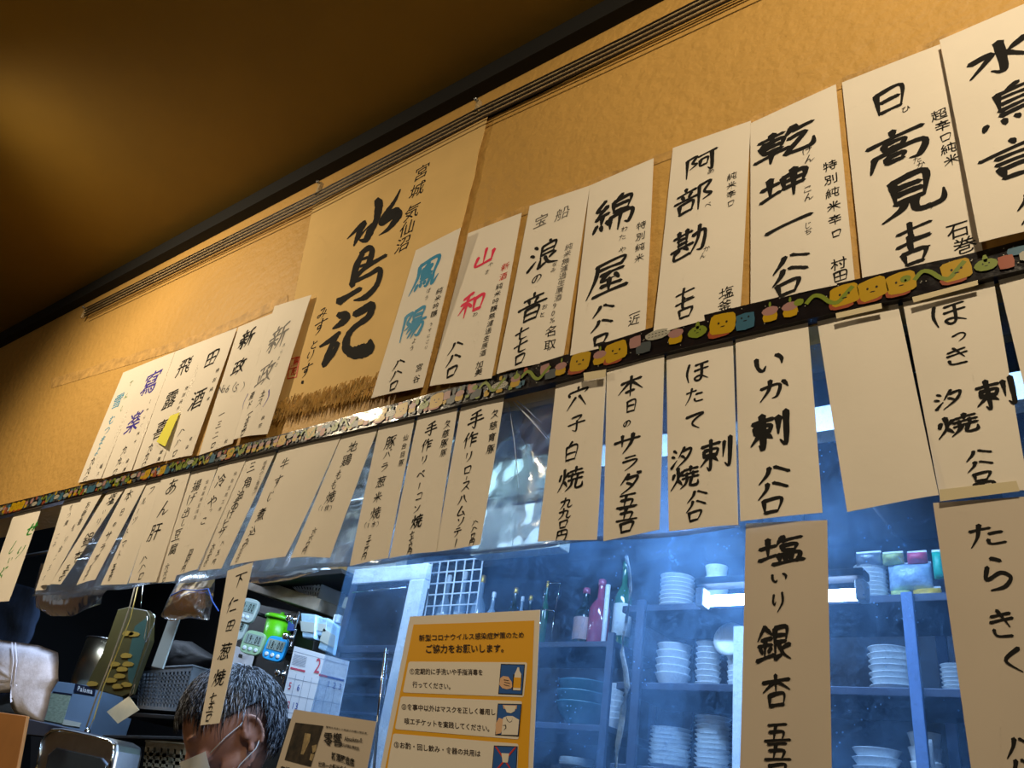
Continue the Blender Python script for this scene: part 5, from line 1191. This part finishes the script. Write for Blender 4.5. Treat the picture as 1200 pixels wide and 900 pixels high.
def text_at(mb, txt, p0, p1, size, y, off=.0, up=None):
    ws = [font_glyph(c, off)[2] + 12 if ord(c) < 256 else 100 for c in txt]; tot = sum(ws); acc = 0
    for c, w_ in zip(txt, ws):
        vs, fs, _ = font_glyph(c, off); x0 = acc / tot; acc += w_
        mb.add([tuple(at(p0[0] + (p1[0] - p0[0]) * (x0 + gx / tot) + size * .22 * (50 - gy) / 100, p0[1] + (p1[1] - p0[1]) * (x0 + gx / tot) + (gy - 50) / 100 * size, y)) for gx, gy in vs], fs)
t_ = MB(); text_at(t_, 'Paloma', (91, 806.5), (109, 810.5), 8, .6955, .02); t_.build('name_lettering', MT['cap_w'], ap)
# olive lacquered board with gold clouds
bd = thing('lacquered_board', 'dark olive and teal hanging board with golden cloud pattern, in a wire frame', 'board', at(128, 815, .5))
mb, P = quadslab('', '', '', [(138, 714), (150, 711), (172, 715), (176, 722), (175, 750), (152, 813), (142, 817), (104, 806), (102, 800), (120, 765)], .5, .02, ''); mb.build('board_body', MT['olive'], bd, bevel=.003)
mb, P = quadslab('', '', '', [(158, 734), (174, 722), (170, 752), (154, 803), (150, 796), (150, 770)], .4985, .002, ''); mb.build('teal_field', MT['teal'], bd)
for (u, v) in ((148, 768), (150, 778), (143, 784), (148, 802), (140, 792), (134, 778), (157, 743), (150, 742), (130, 797), (138, 804), (108, 801)):
    pts = [(u - 7, v + 1), (u - 5, v - 2), (u - 1, v - 3), (u + 4, v - 2), (u + 7, v), (u + 5, v + 2.5), (u, v + 3), (u - 5, v + 3)]
    mb, P = quadslab('', '', '', pts, .4965, .0012, ''); o = mb.build('golden_cloud', MT['goldp'], bd)
MB().tube([at(176, 716, .49), at(182, 722, .49), at(181, 730, .49), at(171, 752, .49), at(169, 748, .49), at(173, 728, .49), at(172, 718, .49)], .0018, 5).build('wire_handle', MT['chrome'], bd)
# strings and rods
o = MB().tube([at(u, v, .40) for u, v in ((160, 680), (152, 712), (130, 775), (112, 820), (101, 852))], .0028, 6).build('hanging_rod', MT['string']); tag(o, 'left one of two thin rods crossing the olive board', 'rod')
o = MB().tube([at(u, v, .40) for u, v in ((163, 682), (153, 724), (136, 768), (121, 805), (110, 842), (103, 856))], .0022, 6).build('hanging_rod', MT['goldp']); tag(o, 'right one of two thin rods crossing the olive board', 'rod')
o = MB().tube([at(u, v, .42) for u, v in ((168, 685), (166, 700), (165, 712))], .0015, 5).build('wire_hook', MT['chrome']); tag(o, 'thin wire hook above the olive board', 'hook')
b_ = at(102, 858, .40); o = MB().lathe([(.003, -.012), (.009, -.008), (.01, 0), (.007, .008), (.003, .012)], (b_.x, b_.y, b_.z), 12).build('metal_knob', MT['chrome']); tag(o, 'small metal knob at the foot of the two thin rods', 'knob')
# beige tag
tg = thing('paper_tag', 'beige paper tag hanging tilted under the olive board', 'tag', at(144, 848, .45))
mb, P = quadslab('', '', '', [(125, 834), (151, 816), (163, 832), (138, 848)], .45, .0015, ''); mb.build('tag_card', MT['tagp'], tg)
MB().tube([at(151, 817, .449), at(154, 808, .449), at(158, 802, .449), at(156, 812, .449), at(151, 817, .449)], .001, 4).build('tag_string', MT['string'], tg)
# ruler like stick
o = simple('flat_stick', 'flat grey white stick leaning down from the bag of orange food', 'stick', [(199, 720), (211, 722), (190, 784), (177, 781)], .42, .006, 'pale')
# bag with orange food
o = bag('food_bag', '', (0, 0, 1), [(212, 674), (238, 670), (252, 676), (250, 700), (245, 727), (222, 724), (200, 728), (188, 722), (198, 700)], .40, .02, 6)
tag(o, 'clear bag with a blue seal holding orange food, left of the narrow low strip', 'food bag'); fbag = o
fd = bag('orange_food', '', (0, 0, 1), [(204, 690), (222, 686), (240, 690), (241, 712), (224, 718), (206, 714), (201, 702)], .405, .010, 9, mt='orange'); tag(fd, 'orange food packed inside the clear bag', 'food')
o = MB().tube([at(u, v, .375) for u, v in ((200, 698), (215, 691), (232, 692), (244, 690), (249, 705), (256, 716))], .0022, 5).build('zip_seal', MT['cal_blue'], fbag); o['label'] = 'blue zip strip'
# perforated baskets
def basket(lbl, quad, y, depth, mt, nx, nz, hole=.55, rows=None):
    P = [at(u, v, y) for u, v in quad]; c = thing('plastic_basket', lbl, 'basket', (P[2] + P[3]) / 2)
    def Q(s, t): return P[0] * (1 - s) * (1 - t) + P[1] * s * (1 - t) + P[2] * s * t + P[3] * (1 - s) * t
    mb = MB()
    th = .003
    def bar(s0, t0, s1, t1):
        q = [Q(s0, t0), Q(s1, t0), Q(s1, t1), Q(s0, t1)]; mb.slab(q, th)
    bar(0, 0, 1, .12); bar(0, .92, 1, 1)
    m_t = .12; span = .80
    for i in range(nx + 1):
        s = i / nx; w_ = (1 - hole) / nx; bar(max(0, s - w_ / 2), m_t, min(1, s + w_ / 2), .92)
    for j in range(1, nz):
        t = m_t + span * j / nz; bar(0, t - (1 - hole) * span / nz / 2 * .8, 1, t + (1 - hole) * span / nz / 2 * .8)
    mb.build('perforated_front', MT[mt], c)
    o = Vector((0, depth, 0)); b2 = MB()
    for s in (0, 1):
        a_, d_ = Q(s, 0), Q(s, 1); b2.add([a_, a_ + o, d_ + o, d_], [(0, 1, 2, 3)] if s else [(3, 2, 1, 0)])
    b2.slab([p + o for p in P], .003); b2.add([P[3], P[2], P[2] + o, P[3] + o], [(0, 1, 2, 3)]); b2.build('basket_body', MT[mt], c)
    r_ = MB(); r_.tube([P[0], P[1], P[1] + o, P[0] + o, P[0]], .004, 6); r_.build('rim', MT[mt], c)
    return c
basket('grey perforated plastic basket left of the man\'s hair', [(164, 784), (226, 780), (212, 834), (160, 830)], .55, .10, 'basket_g', 14, 9)
basket('tan woven basket at the bottom, below the grey one', [(171, 868), (226, 872), (222, 935), (164, 930)], .5, .12, 'basket_t', 7, 6, .35)
basket('white perforated basket on the worn board, left of the brown post', [(322, 668), (384, 667), (371, 702), (352, 697)], .62, .10, 'basket_w', 10, 5)
simple('shelf_plate', 'black shelf under the grey basket', 'shelf', [(140, 834), (218, 839), (218, 844), (140, 839)], .53, .3, 'black')
simple('shelf_plate', 'dark shelf edge above the tan basket', 'shelf', [(120, 861), (214, 863), (214, 867), (120, 865)], .48, .3, 'dark')
# heap of dark bags above the grey basket
o = bag('dark_bag', '', (0, 0, 1), [(190, 760), (205, 750), (225, 752), (245, 765), (262, 775), (240, 784), (205, 786), (185, 780)], .62, .03, 12, mt='dark'); tag(o, 'heap of dark plastic wrapping on top of the grey basket', 'wrapping')
# steel tray bottom left
tr = thing('steel_tray', 'rounded polished steel box lid at the bottom left', 'tray', at(80, 930, .30))
mb, P = quadslab('', '', '', [(52, 858), (60, 853), (72, 853), (128, 865), (136, 870), (136, 880), (124, 935), (36, 935), (44, 880)], .30, .08, ''); mb.build('lid_body', MT['steel'], tr, bevel=.008)
MT['tray_in'] = mat('recessed_steel', '#5d7188', .2, .8, nscale=3, namt=.3)
mb, P = quadslab('', '', '', [(56, 885), (66, 876), (118, 888), (124, 896), (114, 935), (46, 935)], .295, .004, ''); mb.build('recessed_panel', MT['tray_in'], tr, bevel=.002)
MB().tube([at(u, v, .298) for u, v in ((42, 905), (50, 866), (60, 856), (74, 856), (127, 868), (134, 874), (128, 905))], .004, 6).build('rim', MT['chrome'], tr)
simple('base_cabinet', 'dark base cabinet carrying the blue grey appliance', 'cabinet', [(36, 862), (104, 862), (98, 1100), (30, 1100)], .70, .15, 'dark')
RL = at(100, 640, .41).z
hr_ = thing('hanging_rail', 'steel rail hidden behind the strips, holding rods and bags over the left kitchen', 'rail', (-2.6, .41, RL))
MB().tube([(X0, .41, RL), (-1.3, .41, RL)], .008, 8).build('rail_bar', MT['steel'], hr_)
for x in (-3.4, -1.6): MB().tube([(x, .41, RL), (x, .41, ZC)], .005, 6).build('rail_hanger', MT['steel'], hr_)
for u, v in ((208, 712), (95, 650), (330, 645)): p = at(u, v, .41); MB().tube([p, Vector((p.x, .41, RL))], .0008, 4).build('string', MT['string'], hr_)
simple('counter_ledge', 'grey metal ledge left of the polished lid', 'ledge', [(30, 842), (100, 858), (96, 868), (24, 860)], .36, .05, 'shelfsteel')
# board shelf with worn edge
simple('shelf_board', 'worn mottled board under the white basket', 'shelf', [(284, 672), (376, 702), (371, 716), (288, 690)], .60, .25, 'marble')
simple('dark_tray', 'dark tray edge just below the widest strips, above the white basket', 'tray', [(292, 674), (400, 666), (402, 672), (340, 678), (292, 682)], .55, .20, 'dark')
simple('side_cabinet', 'black cabinet side carrying the timers and the calendar', 'cabinet', [(262, 700), (372, 722), (346, 905), (228, 905)], .66, .25, 'black')
# timers
def timer(lbl, u, v, w_, h_, mt, digits, y=.55, rot=0.0, btn=3):
    p = at(u, v, y); s = (at(u, v - 10, y).z - at(u, v + 10, y).z) / 20
    W_, H_ = w_ * s, h_ * s
    c = thing('kitchen_timer', lbl, 'timer', (p.x, y, p.z - H_ / 2), None)
    R = Matrix.Rotation(math.radians(32), 3, 'Z') @ Matrix.Rotation(rot, 3, 'Y')
    b = MB(); out = []
    for k in range(24):
        a_ = 2 * PI * k / 24; cc, ss = math.cos(a_), math.sin(a_)
        out.append((W_ / 2 * math.copysign(abs(cc) ** .5, cc), H_ / 2 * math.copysign(abs(ss) ** .5, ss)))
    vs = [tuple(p + R @ Vector((x, 0, z))) for x, z in out] + [tuple(p + R @ Vector((x, .016, z))) for x, z in out]
    n = 24; b.add(vs, [tuple(range(n - 1, -1, -1)), tuple(range(n, 2 * n))] + [(i, (i + 1) % n, n + (i + 1) % n, n + i) for i in range(n)])
    b.build('timer_body', MT[mt], c, bevel=.002)
    MB().tube([(p.x, y + .012, p.z), (p.x, .66, p.z)], .006, 10).build('magnet', MT['black'], c)
    l = MB(); l.box(p + R @ Vector((0, -.001, H_ * .14)), (W_ * .78, .002, H_ * .42), R); l.build('display', MT['lcd'], c)
    t_ = MB(); n = len(digits); tw = W_ * .7
    for i, ch in enumerate(digits):
        gv, gf, _ = font_glyph(ch, .02)
        t_.add([tuple(p + R @ Vector((-tw / 2 + tw * (i + .1 + gx / 62 * .85) / n, -.0026, H_ * .14 + (47 - gy) / 100 * H_ * .46))) for gx, gy in gv], gf)
    t_.build('digits', MT['lcd_b'], c)
    for i in range(btn):
        x = (i - (btn - 1) / 2) * W_ * .27; q = p + R @ Vector((x, 0, -H_ * .28 - (.0 if i % 2 else .0)))
        MB().lathe([(H_ * .09, 0), (H_ * .09, .002), (H_ * .07, .003)], q, 12, Matrix.Rotation(math.radians(32), 3, 'Z') @ Matrix.Rotation(PI / 2, 3, 'X')).build('button', MT['cap_w'], c)
timer('pale kitchen timer half hidden by the narrow low strip, topmost timer', 290, 715, 22, 27, 'pale', '0:00', rot=.12, btn=2)
timer('pale small timer mostly hidden behind the narrow low strip', 280, 737, 16, 24, 'pale', '88', rot=.12, btn=1)
timer('mint green kitchen timer left of the bright blue one', 296, 753, 27, 27, 'mint', '19:00', rot=.1)
timer('bright blue kitchen timer below the lime green cup', 322, 760, 27, 28, 'skyblue', '18:00', rot=.1)
# lime cup with lid
y = .612; p = at(317, 760, y); ztop = at(325, 720, y).z; r = rad(320, 740, y, 18.5)
cu = thing('plastic_cup', 'lime green plastic cup with a lid among the timers', 'cup', p)
tilt = Matrix.Rotation(.10, 3, 'Y')
h = ztop - p.z
MB().lathe([(r * .6, 0), (r * .66, .003), (r * .86, h * .82), (.001, h * .8)], p, 26, tilt).build('cup_body', MT['lime'], cu)
MB().lathe([(r * .98, h * .82), (r, h * .84), (r, h * .9), (r * .86, h * .94), (r * .3, h * .98), (r * .1, h)], p, 26, tilt).build('lid', MT['lime'], cu)
MB().lathe([(r * .12, h * .98), (r * .14, h * 1.04), (r * .06, h * 1.06)], p, 10, tilt).build('knob', MT['lime'], cu)
simple('memo_sheet', 'white memo sheet with a dark mark above the man\'s head', 'memo', [(277, 757), (299, 765), (292, 792), (262, 778)], .655, .001, 'calp', bevel=0)
simple('memo_mark', 'small dark mark printed on the memo sheet', 'mark', [(280, 766), (284, 767), (283, 771), (279, 770)], .6535, .001, 'lcd_b', bevel=0)
# clear holders and clips
MT['holder'] = mat('translucent_plastic', '#a8cdea', .15, bump=.5, bscale=40)
def holder(lbl, quad, y, mt='holder', cap=False):
    P = [at(u, v, y) for u, v in quad]; c = thing('plastic_holder', lbl, 'holder', (P[2] + P[3]) / 2)
    MB().slab(P, .03).build('holder_body', MT[mt], c, bevel=.004)
    q = [P[0].lerp(P[3], .35), P[1].lerp(P[2], .35), P[1].lerp(P[2], .75), P[0].lerp(P[3], .75)]
    MB().slab([p + Vector((0, -.002, 0)) for p in q], .002).build('label', MT['pale'], c)
    if cap: MB().box((P[0] + P[1]) / 2 + Vector((0, .015, .012)), (.02, .02, .024)).build('cap', MT['cap_w'], c, bevel=.003)
holder('left translucent bluish plastic holder right of the lime cup', [(352, 718), (370, 720), (368, 749), (354, 747)], .55)
holder('middle translucent plastic holder with a yellowish top', [(372, 723), (384, 724), (381, 746), (370, 744)], .56, cap=False)
holder('right translucent bottle shaped holder with white cap, beside the cream strip', [(384, 724), (396, 734), (390, 768), (372, 760)], .56, cap=True)
def clip(lbl, u, v, y=.54):
    p = at(u, v, y); c = thing('magnet_clip', lbl, 'clip', p)
    MB().lathe([(.012, 0), (.012, .006), (.006, .009), (.006, .018), (.010, .020), (.010, .028), (.004, .030)], p, 16, Matrix.Rotation(PI / 2, 3, 'X')).build('magnet_knob', MT['chrome'], c)
    MB().box(p + Vector((.012, -.004, 0)), (.008, .004, .05)).build('clip_jaw', MT['chrome'], c, bevel=.001)
clip('uppermost chrome magnet clip, right of the lime cup', 346, 727); clip('middle chrome magnet clip above the calendar', 342, 748); clip('lowest chrome magnet clip at the left edge of the calendar', 333, 791)
simple('blue_sticker', 'small blue and white sticker between the lime cup and the chrome clips', 'sticker', [(338, 728), (346, 730), (345, 739), (336, 739)], .60, .002, 'cal_blue', bevel=0)
# calendar
ca = thing('wall_calendar', 'white calendar page showing the digit two, held by chrome clips', 'calendar', at(370, 850, .53))
CQ = [at(u, v, .53) for u, v in [(345, 757), (409, 775), (394, 850), (326, 840)]]
MB().slab(CQ, .002).build('calendar_page', MT['calp'], ca)
def CP(s, t, l=.0006): p = CQ[0] * (1 - s) * (1 - t) + CQ[1] * s * (1 - t) + CQ[2] * s * t + CQ[3] * (1 - s) * t; return (p.x, p.y - l, p.z)
def crect(mb, s0, t0, s1, t1): mb.add([CP(s0, t0), CP(s1, t0), CP(s1, t1), CP(s0, t1)], [(0, 1, 2, 3)])
def ctext(mb, txt, s, t, w_, h_):
    for i, ch in enumerate(txt):
        gv, gf, _ = font_glyph(ch, .01); mb.add([CP(s + (i + gx / 60) * w_, t + (gy - 50) / 70 * h_, .0009) for gx, gy in gv], gf)
m = MB(); crect(m, .02, .30, .3, .33); crect(m, .55, .30, .7, .33); ctext(m, '2', .45, .19, .12, .22)
for (tx, s, t) in (('5', .06, .56), ('12', .04, .82)): ctext(m, tx, s, t, .07, .10)
m.build('red_print', MT['cal_red'], ca)['label'] = 'red print'
m = MB(); crect(m, .7, .30, .98, .33)
for (tx, s, t) in (('6', .22, .56), ('13', .2, .82), ('1', .72, .42), ('2', .82, .42), ('3', .92, .42)): ctext(m, tx, s, t, .06, .09)
m.build('blue_print', MT['cal_blue'], ca)['label'] = 'blue print'
m = MB()
for t in (.07, .45, .68, .92): crect(m, .02, t, .98, t + .006)
for s in (.15, .3, .44, .58, .72, .86): crect(m, s, .38, s + .006, .98)
for k in range(9): crect(m, .03, .11 + .018 * k, .28, .116 + .018 * k)
m.build('grid_lines', MT['cal_pen'], ca)

# ------------------------------------------------------------------ the man
HS = 1.07
HC = at(272, 850, .24)
MT['skin'] = mat('skin', '#a0715e', .55, nscale=20, namt=.06); MT['hair'] = mat('greying_hair', '#4a4a52', .45, nscale=60, namt=.8, stretch=(1, 1, 1)); MT['hair_g'] = mat('grey_hair_strand', '#8d9099', .4); MT['hair_d'] = mat('dark_hair_strand', '#26262b', .4)
MT['shirt'] = mat('black_shirt', '#15171d', .9, nscale=20, namt=.2); MT['trousers'] = mat('dark_trousers', '#20242c', .9); MT['mask'] = mat('white_mask', '#e6eaee', .85)
man = thing('person', 'man with short greying hair and a white face mask, bending down to the left behind the narrow strip', 'person', (HC.x + .28, HC.y + .14, 0))
man['label'] = 'man with short greying hair and white face mask, head bent down to the left'
# head frame: face axis F, up axis U
yaw = math.radians(243); pitch = math.radians(36)
F = Vector((math.cos(yaw) * math.cos(pitch), math.sin(yaw) * math.cos(pitch), -math.sin(pitch)))
Sd = Vector((0, 0, 1)).cross(F).normalized()      # left side of the head
Uv = F.cross(Sd).normalized()
HR = Matrix((F, Sd, Uv)).transposed()
def hp(x, y, z): return HC + HR @ Vector((x, y, z)) * HS
def head_r(x, y, z):
    """unit direction -> point of the skull surface (x face, z up)"""
    ax = .098 if x > 0 else .104; ay = .077; az = .112 if z > 0 else .115
    p = Vector((x * ax, y * ay, z * az))
    if z < 0:
        p.y *= 1 - .28 * (-z) ** 1.5; p.x *= 1 - (.10 if x > 0 else .38) * (-z) ** 1.3
    return p
def ell(bm, c, r, rot=None, seg=16):
    b2 = bmesh.ops.create_uvsphere(bm, u_segments=seg, v_segments=seg // 2 + 2, radius=1.0)
    for v in b2['verts']:
        q = Vector((v.co.x * r[0], v.co.y * r[1], v.co.z * r[2]))
        if rot is not None: q = rot @ q
        v.co = Vector(c) + q
bm = bmesh.new()
b2 = bmesh.ops.create_uvsphere(bm, u_segments=48, v_segments=32, radius=1.0)
for v in b2['verts']:
    v.co = hp(*head_r(*v.co.normalized()))
ell(bm, hp(.092, 0, -.028), (.016, .013, .022), HR); ell(bm, hp(.104, 0, -.040), (.013, .015, .011), HR)      # nose
ell(bm, hp(.078, 0, -.098), (.022, .026, .016), HR)                                                            # chin
ell(bm, hp(.088, 0, -.068), (.013, .024, .007), HR); ell(bm, hp(.086, 0, -.078), (.013, .021, .007), HR)       # lips
for s in (-1, 1):
    ell(bm, hp(.084, s * .032, .012), (.012, .022, .007), HR)                                                 # brow
    ell(bm, hp(.074, s * .040, -.032), (.018, .018, .018), HR)                                                # cheek
    ell(bm, hp(.020, s * .056, -.070), (.040, .014, .022), HR)                                                # jaw
    # ear: rim, lobe, tragus
    for k in range(12):
        a_ = math.radians(-60 + 250 * k / 11); ell(bm, hp(-.016 - .017 * math.cos(a_) * 1.0 - .006, s * (.080 + .006), -.026 + .030 * math.sin(a_)), (.0065, .0055, .0065), HR, 8)
    ell(bm, hp(-.018, s * .078, -.028), (.018, .006, .028), HR, 12); ell(bm, hp(-.008, s * .082, -.056), (.009, .006, .010), HR, 10); ell(bm, hp(.000, s * .081, -.026), (.005, .005, .008), HR, 8)
me_h = bpy.data.meshes.new('tmp'); bm.to_mesh(me_h); bm.free()
# body skeleton
def skinned(nodes, edges, sub=2):
    me = bpy.data.meshes.new('sk'); me.from_pydata([n[0] for n in nodes], edges, [])
    o = bpy.data.objects.new('sk', me); COL.objects.link(o)
    md = o.modifiers.new('s', 'SKIN'); 
    if not me.skin_vertices: 
        bpy.context.view_layer.objects.active = o
    for i, n in enumerate(nodes):
        r = n[1]; me.skin_vertices[0].data[i].radius = (r, r) if not isinstance(r, tuple) else r
    me.skin_vertices[0].data[0].use_root = True
    o.modifiers.new('u', 'SUBSURF').levels = sub
    dg = bpy.context.evaluated_depsgraph_get(); res = bpy.data.meshes.new_from_object(o.evaluated_get(dg))
    bpy.data.objects.remove(o); return res
bx, by2 = HC.x, HC.y
V = Vector
pel = V((bx + .36, by2 + .13, .93)); sp = V((bx + .30, by2 + .12, 1.07)); che = V((bx + .19, by2 + .10, 1.20)); nb = V((bx + .10, by2 + .06, 1.335)); nt_ = hp(-.035, 0, -.07)
shF = V((bx + .19, by2 - .09, 1.22)); shB = V((bx + .15, by2 + .25, 1.24))
elF = V((bx + .10, by2 - .13, .99)); wrF = V((bx - .14, by2 - .06, .97)); elB = V((bx + .06, by2 + .27, 1.04)); wrB = V((bx - .16, by2 + .16, 1.02))
kF = V((bx + .34, by2 + .03, .50)); aF = V((bx + .38, by2 + .03, .09)); tF = V((bx + .24, by2 + .03, .035)); kB = V((bx + .34, by2 + .23, .50)); aB = V((bx + .38, by2 + .23, .09)); tB = V((bx + .24, by2 + .23, .035))
hF = V((bx + .36, by2 + .05, .88)); hB = V((bx + .36, by2 + .21, .88))
nodes = [(pel, (.13, .13)), (sp, (.12, .14)), (che, (.125, .15)), (nb, .062), (nt_, .056), (shF, .058), (elF, .043), (wrF, .028), (shB, .058), (elB, .043), (wrB, .028), (hF, .09), (kF, .06), (aF, .042), (tF, .03), (hB, .09), (kB, .06), (aB, .042), (tB, .03)]
E_ = [(0, 1), (1, 2), (2, 3), (3, 4), (2, 5), (5, 6), (6, 7), (2, 8), (8, 9), (9, 10), (0, 11), (11, 12), (12, 13), (13, 14), (0, 15), (15, 16), (16, 17), (17, 18)]
body_me = skinned(nodes, E_)
parts_me = [me_h, body_me]
for wr, sgn in ((wrF, -1), (wrB, 1)):
    d = V((-1, .1 * -sgn, -.12)).normalized(); sd = d.cross(V((0, 0, 1))).normalized() * 1.0
    palm = wr + d * .055
    parts_me.append(skinned([(wr, (.026, .02)), (palm, (.036, .017)), (wr + d * .09, (.036, .014))], [(0, 1), (1, 2)]))
    for k, (off_, ln_) in enumerate(((-.028, .066), (-.0095, .076), (.0095, .071), (.027, .056))):
        b0 = wr + d * .075 + sd * off_; b1 = b0 + d * ln_ * .55; b2_ = b1 + (d + V((0, 0, -.7))).normalized() * ln_ * .35; b3 = b2_ + (d * .4 + V((0, 0, -1))).normalized() * ln_ * .3
        parts_me.append(skinned([(b0, .0095), (b1, .009), (b2_, .008), (b3, .007)], [(0, 1), (1, 2), (2, 3)], 1))
    t0 = wr + d * .03 + sd * (-.02) * sgn; t1 = t0 + (d * .7 - sd * sgn).normalized() * .035; t2 = t1 + (d - sd * sgn * .3).normalized() * .03
    parts_me.append(skinned([(t0, .013), (t1, .011), (t2, .009)], [(0, 1), (1, 2)], 1))
bm = bmesh.new()
for q in parts_me: bm.from_mesh(q)
me = bpy.data.meshes.new('body'); bm.to_mesh(me); bm.free()
tmp = bpy.data.objects.new('tmp', me); COL.objects.link(tmp)
rm = tmp.modifiers.new('r', 'REMESH'); rm.mode = 'VOXEL'; rm.voxel_size = .0045
sm = tmp.modifiers.new('s', 'SMOOTH'); sm.factor = .5; sm.iterations = 3
dg = bpy.context.evaluated_depsgraph_get(); me2 = bpy.data.meshes.new_from_object(tmp.evaluated_get(dg)); bpy.data.objects.remove(tmp)
bm = bmesh.new(); bm.from_mesh(me2); bm.verts.ensure_lookup_table(); seen = set(); best = []
for v0 in bm.verts:
    if v0.index in seen: continue
    st = [v0]; seen.add(v0.index); isl = []
    while st:
        v = st.pop(); isl.append(v)
        for e in v.link_edges:
            q = e.other_vert(v)
            if q.index not in seen: seen.add(q.index); st.append(q)
    if len(isl) > 400: print('ISLAND', len(isl))
    if len(isl) > len(best): best = isl
bs = set(best); bmesh.ops.delete(bm, geom=[v for v in bm.verts if v not in bs], context='VERTS'); bm.to_mesh(me2); bm.free()
me2.polygons.foreach_set('use_smooth', [True] * len(me2.polygons))
me2.materials.clear(); me2.materials.append(MT['skin'])
me2.transform(Matrix.Translation(-wloc(man)))
o = bpy.data.objects.new('body', me2); COL.objects.link(o); o.parent = man; me2.name = 'body'
# clothes
def garment(name, nodes, edges, mt):
    q = skinned(nodes, edges); q.polygons.foreach_set('use_smooth', [True] * len(q.polygons)); q.materials.append(MT[mt]); q.transform(Matrix.Translation(-wloc(man)))
    o = bpy.data.objects.new(name, q); COL.objects.link(o); o.parent = man
slF = shF.lerp(elF, .7); slB = shB.lerp(elB, .7)
garment('shirt', [(pel, (.15, .155)), (sp, (.14, .16)), (che, (.142, .17)), (nb + V((.004, 0, -.004)), .082), (shF, .074), (slF, .062), (shB, .074), (slB, .062)], [(0, 1), (1, 2), (2, 3), (2, 4), (4, 5), (2, 6), (6, 7)], 'shirt')
garment('trousers', [(pel, (.145, .15)), (hF, .105), (kF, .078), (aF, .06), (hB, .105), (kB, .078), (aB, .06)], [(0, 1), (1, 2), (2, 3), (0, 4), (4, 5), (5, 6)], 'trousers')
# hair cap and strands
rnd = random.Random(21)
def hair_here(d):
    x, y_, z = d
    if z < -.45: return False
    ang = x                                   # forward
    lim = .52 if z > .35 else (.30 if z > -.02 else -.12)
    if x > lim and z < .62: return False
    if abs(y_) > .72 and z < .16 and -.50 < x < .30: return False    # round the ears
    if z < -.12 and x > -.30: return False
    return True
mb = MB(); NU, NV = 72, 48; idx = {}
vs = []
for j in range(NV + 1):
    th_ = PI * j / NV
    for i in range(NU):
        ph = 2 * PI * i / NU
        d = V((math.sin(th_) * math.cos(ph), math.sin(th_) * math.sin(ph), math.cos(th_)))
        k_ = .010 + .004 * noise.noise(d * 4)
        p = head_r(*d); vs.append((p + d * k_, p - d * .002, d))
fs = []; V2 = []
n = len(vs)
for a_ in vs: V2.append(tuple(hp(*a_[0])))
for a_ in vs: V2.append(tuple(hp(*a_[1])))
keep = [hair_here(a_[2]) for a_ in vs]
for j in range(NV):
    for i in range(NU):
        q = (j * NU + i, (j + 1) * NU + i, (j + 1) * NU + (i + 1) % NU, j * NU + (i + 1) % NU)
        if all(keep[t] for t in q): fs.append(q); fs.append(tuple(n + t for t in q[::-1]))
hr = mb.add(V2, fs, True).build('hair', MT['hair'], man)
def strands(count, mt, name, seed):
    rnd = random.Random(seed); mb = MB(); c = 0
    while c < count:
        d = V((rnd.gauss(0, 1), rnd.gauss(0, 1), rnd.gauss(0, 1))).normalized()
        if not hair_here(d): continue
        if abs(d.y) > .6 and d.z < .42 and -.6 < d.x < .4 and rnd.random() < .85: continue
        c += 1
        # combed from the crown (back of the top) forwards and down
        crown = V((-.55, 0, .83)); fl = (d - crown); fl = (fl - d * fl.dot(d)); 
        if fl.length < .05: fl = V((1, 0, 0))
        fl.normalize(); fl = (fl + V((rnd.uniform(-.35, .35), rnd.uniform(-.35, .35), rnd.uniform(-.35, .35)))).normalized()
        L_ = rnd.uniform(.022, .042); base = head_r(*d); pts = []
        for k in range(4):
            t = k / 3; e = (d + fl * t * L_ / .09).normalized(); p = head_r(*e) + e * (.008 + .0075 * math.sin(t * 2.2) + rnd.uniform(0, .002))
            pts.append(hp(*p))
        mb.tube(pts, [.0011, .0011, .0008, .0002], 3)
    o = mb.build(name, mt, hr); o['kind'] = 'stuff'; return o
strands(2300, MT['hair_d'], 'dark_strands', 4)['label'] = 'dark hair strands'
strands(1500, MT['hair_g'], 'grey_strands', 5)['label'] = 'grey hair strands'
# eyes, mask and its loops
for s in (-1, 1):
    bmx = MB(); bmx.lathe([(.001, -.011), (.007, -.009), (.011, 0), (.007, .009), (.001, .011)], hp(.076, s * .032, -.004), 12, HR).build('eye', MT['mask'], man)
mk = MB(); vs = []; NX, NZ = 14, 10
for sd in (0, 1):
    for j in range(NZ + 1):
        for i in range(NX + 1):
            s = -1 + 2 * i / NX; t = j / NZ
            hw = .060 * (1 - .10 * t); a_ = s * 1.05
            x = .028 + .088 * math.cos(a_) * (1 - .12 * abs(t - .35)) ; yy = .074 * math.sin(a_) / math.sin(1.05) * .98
            z = -.022 - .088 * t
            vs.append(hp(x + .004 - sd * .0015, yy, z))
n = (NX + 1) * (NZ + 1); fs = []
for j in range(NZ):
    for i in range(NX):
        a_ = j * (NX + 1) + i; fs += [(a_, a_ + 1, a_ + NX + 2, a_ + NX + 1), (n + a_ + NX + 1, n + a_ + NX + 2, n + a_ + 1, n + a_)]
mko = mk.add([tuple(v) for v in vs], fs, True).build('face_mask', MT['mask'], man)
for s in (-1, 1):
    MB().tube([hp(.066, s * .070, -.030), hp(.030, s * .080, -.014), hp(-.004, s * .086, -.004), hp(-.018, s * .087, .006)], .0013, 5).build('ear_loop', MT['mask'], mko)
    MB().tube([hp(.056, s * .064, -.105), hp(.020, s * .074, -.075), hp(-.016, s * .086, -.060), hp(-.040, s * .084, -.036)], .0013, 5).build('ear_loop', MT['mask'], mko)
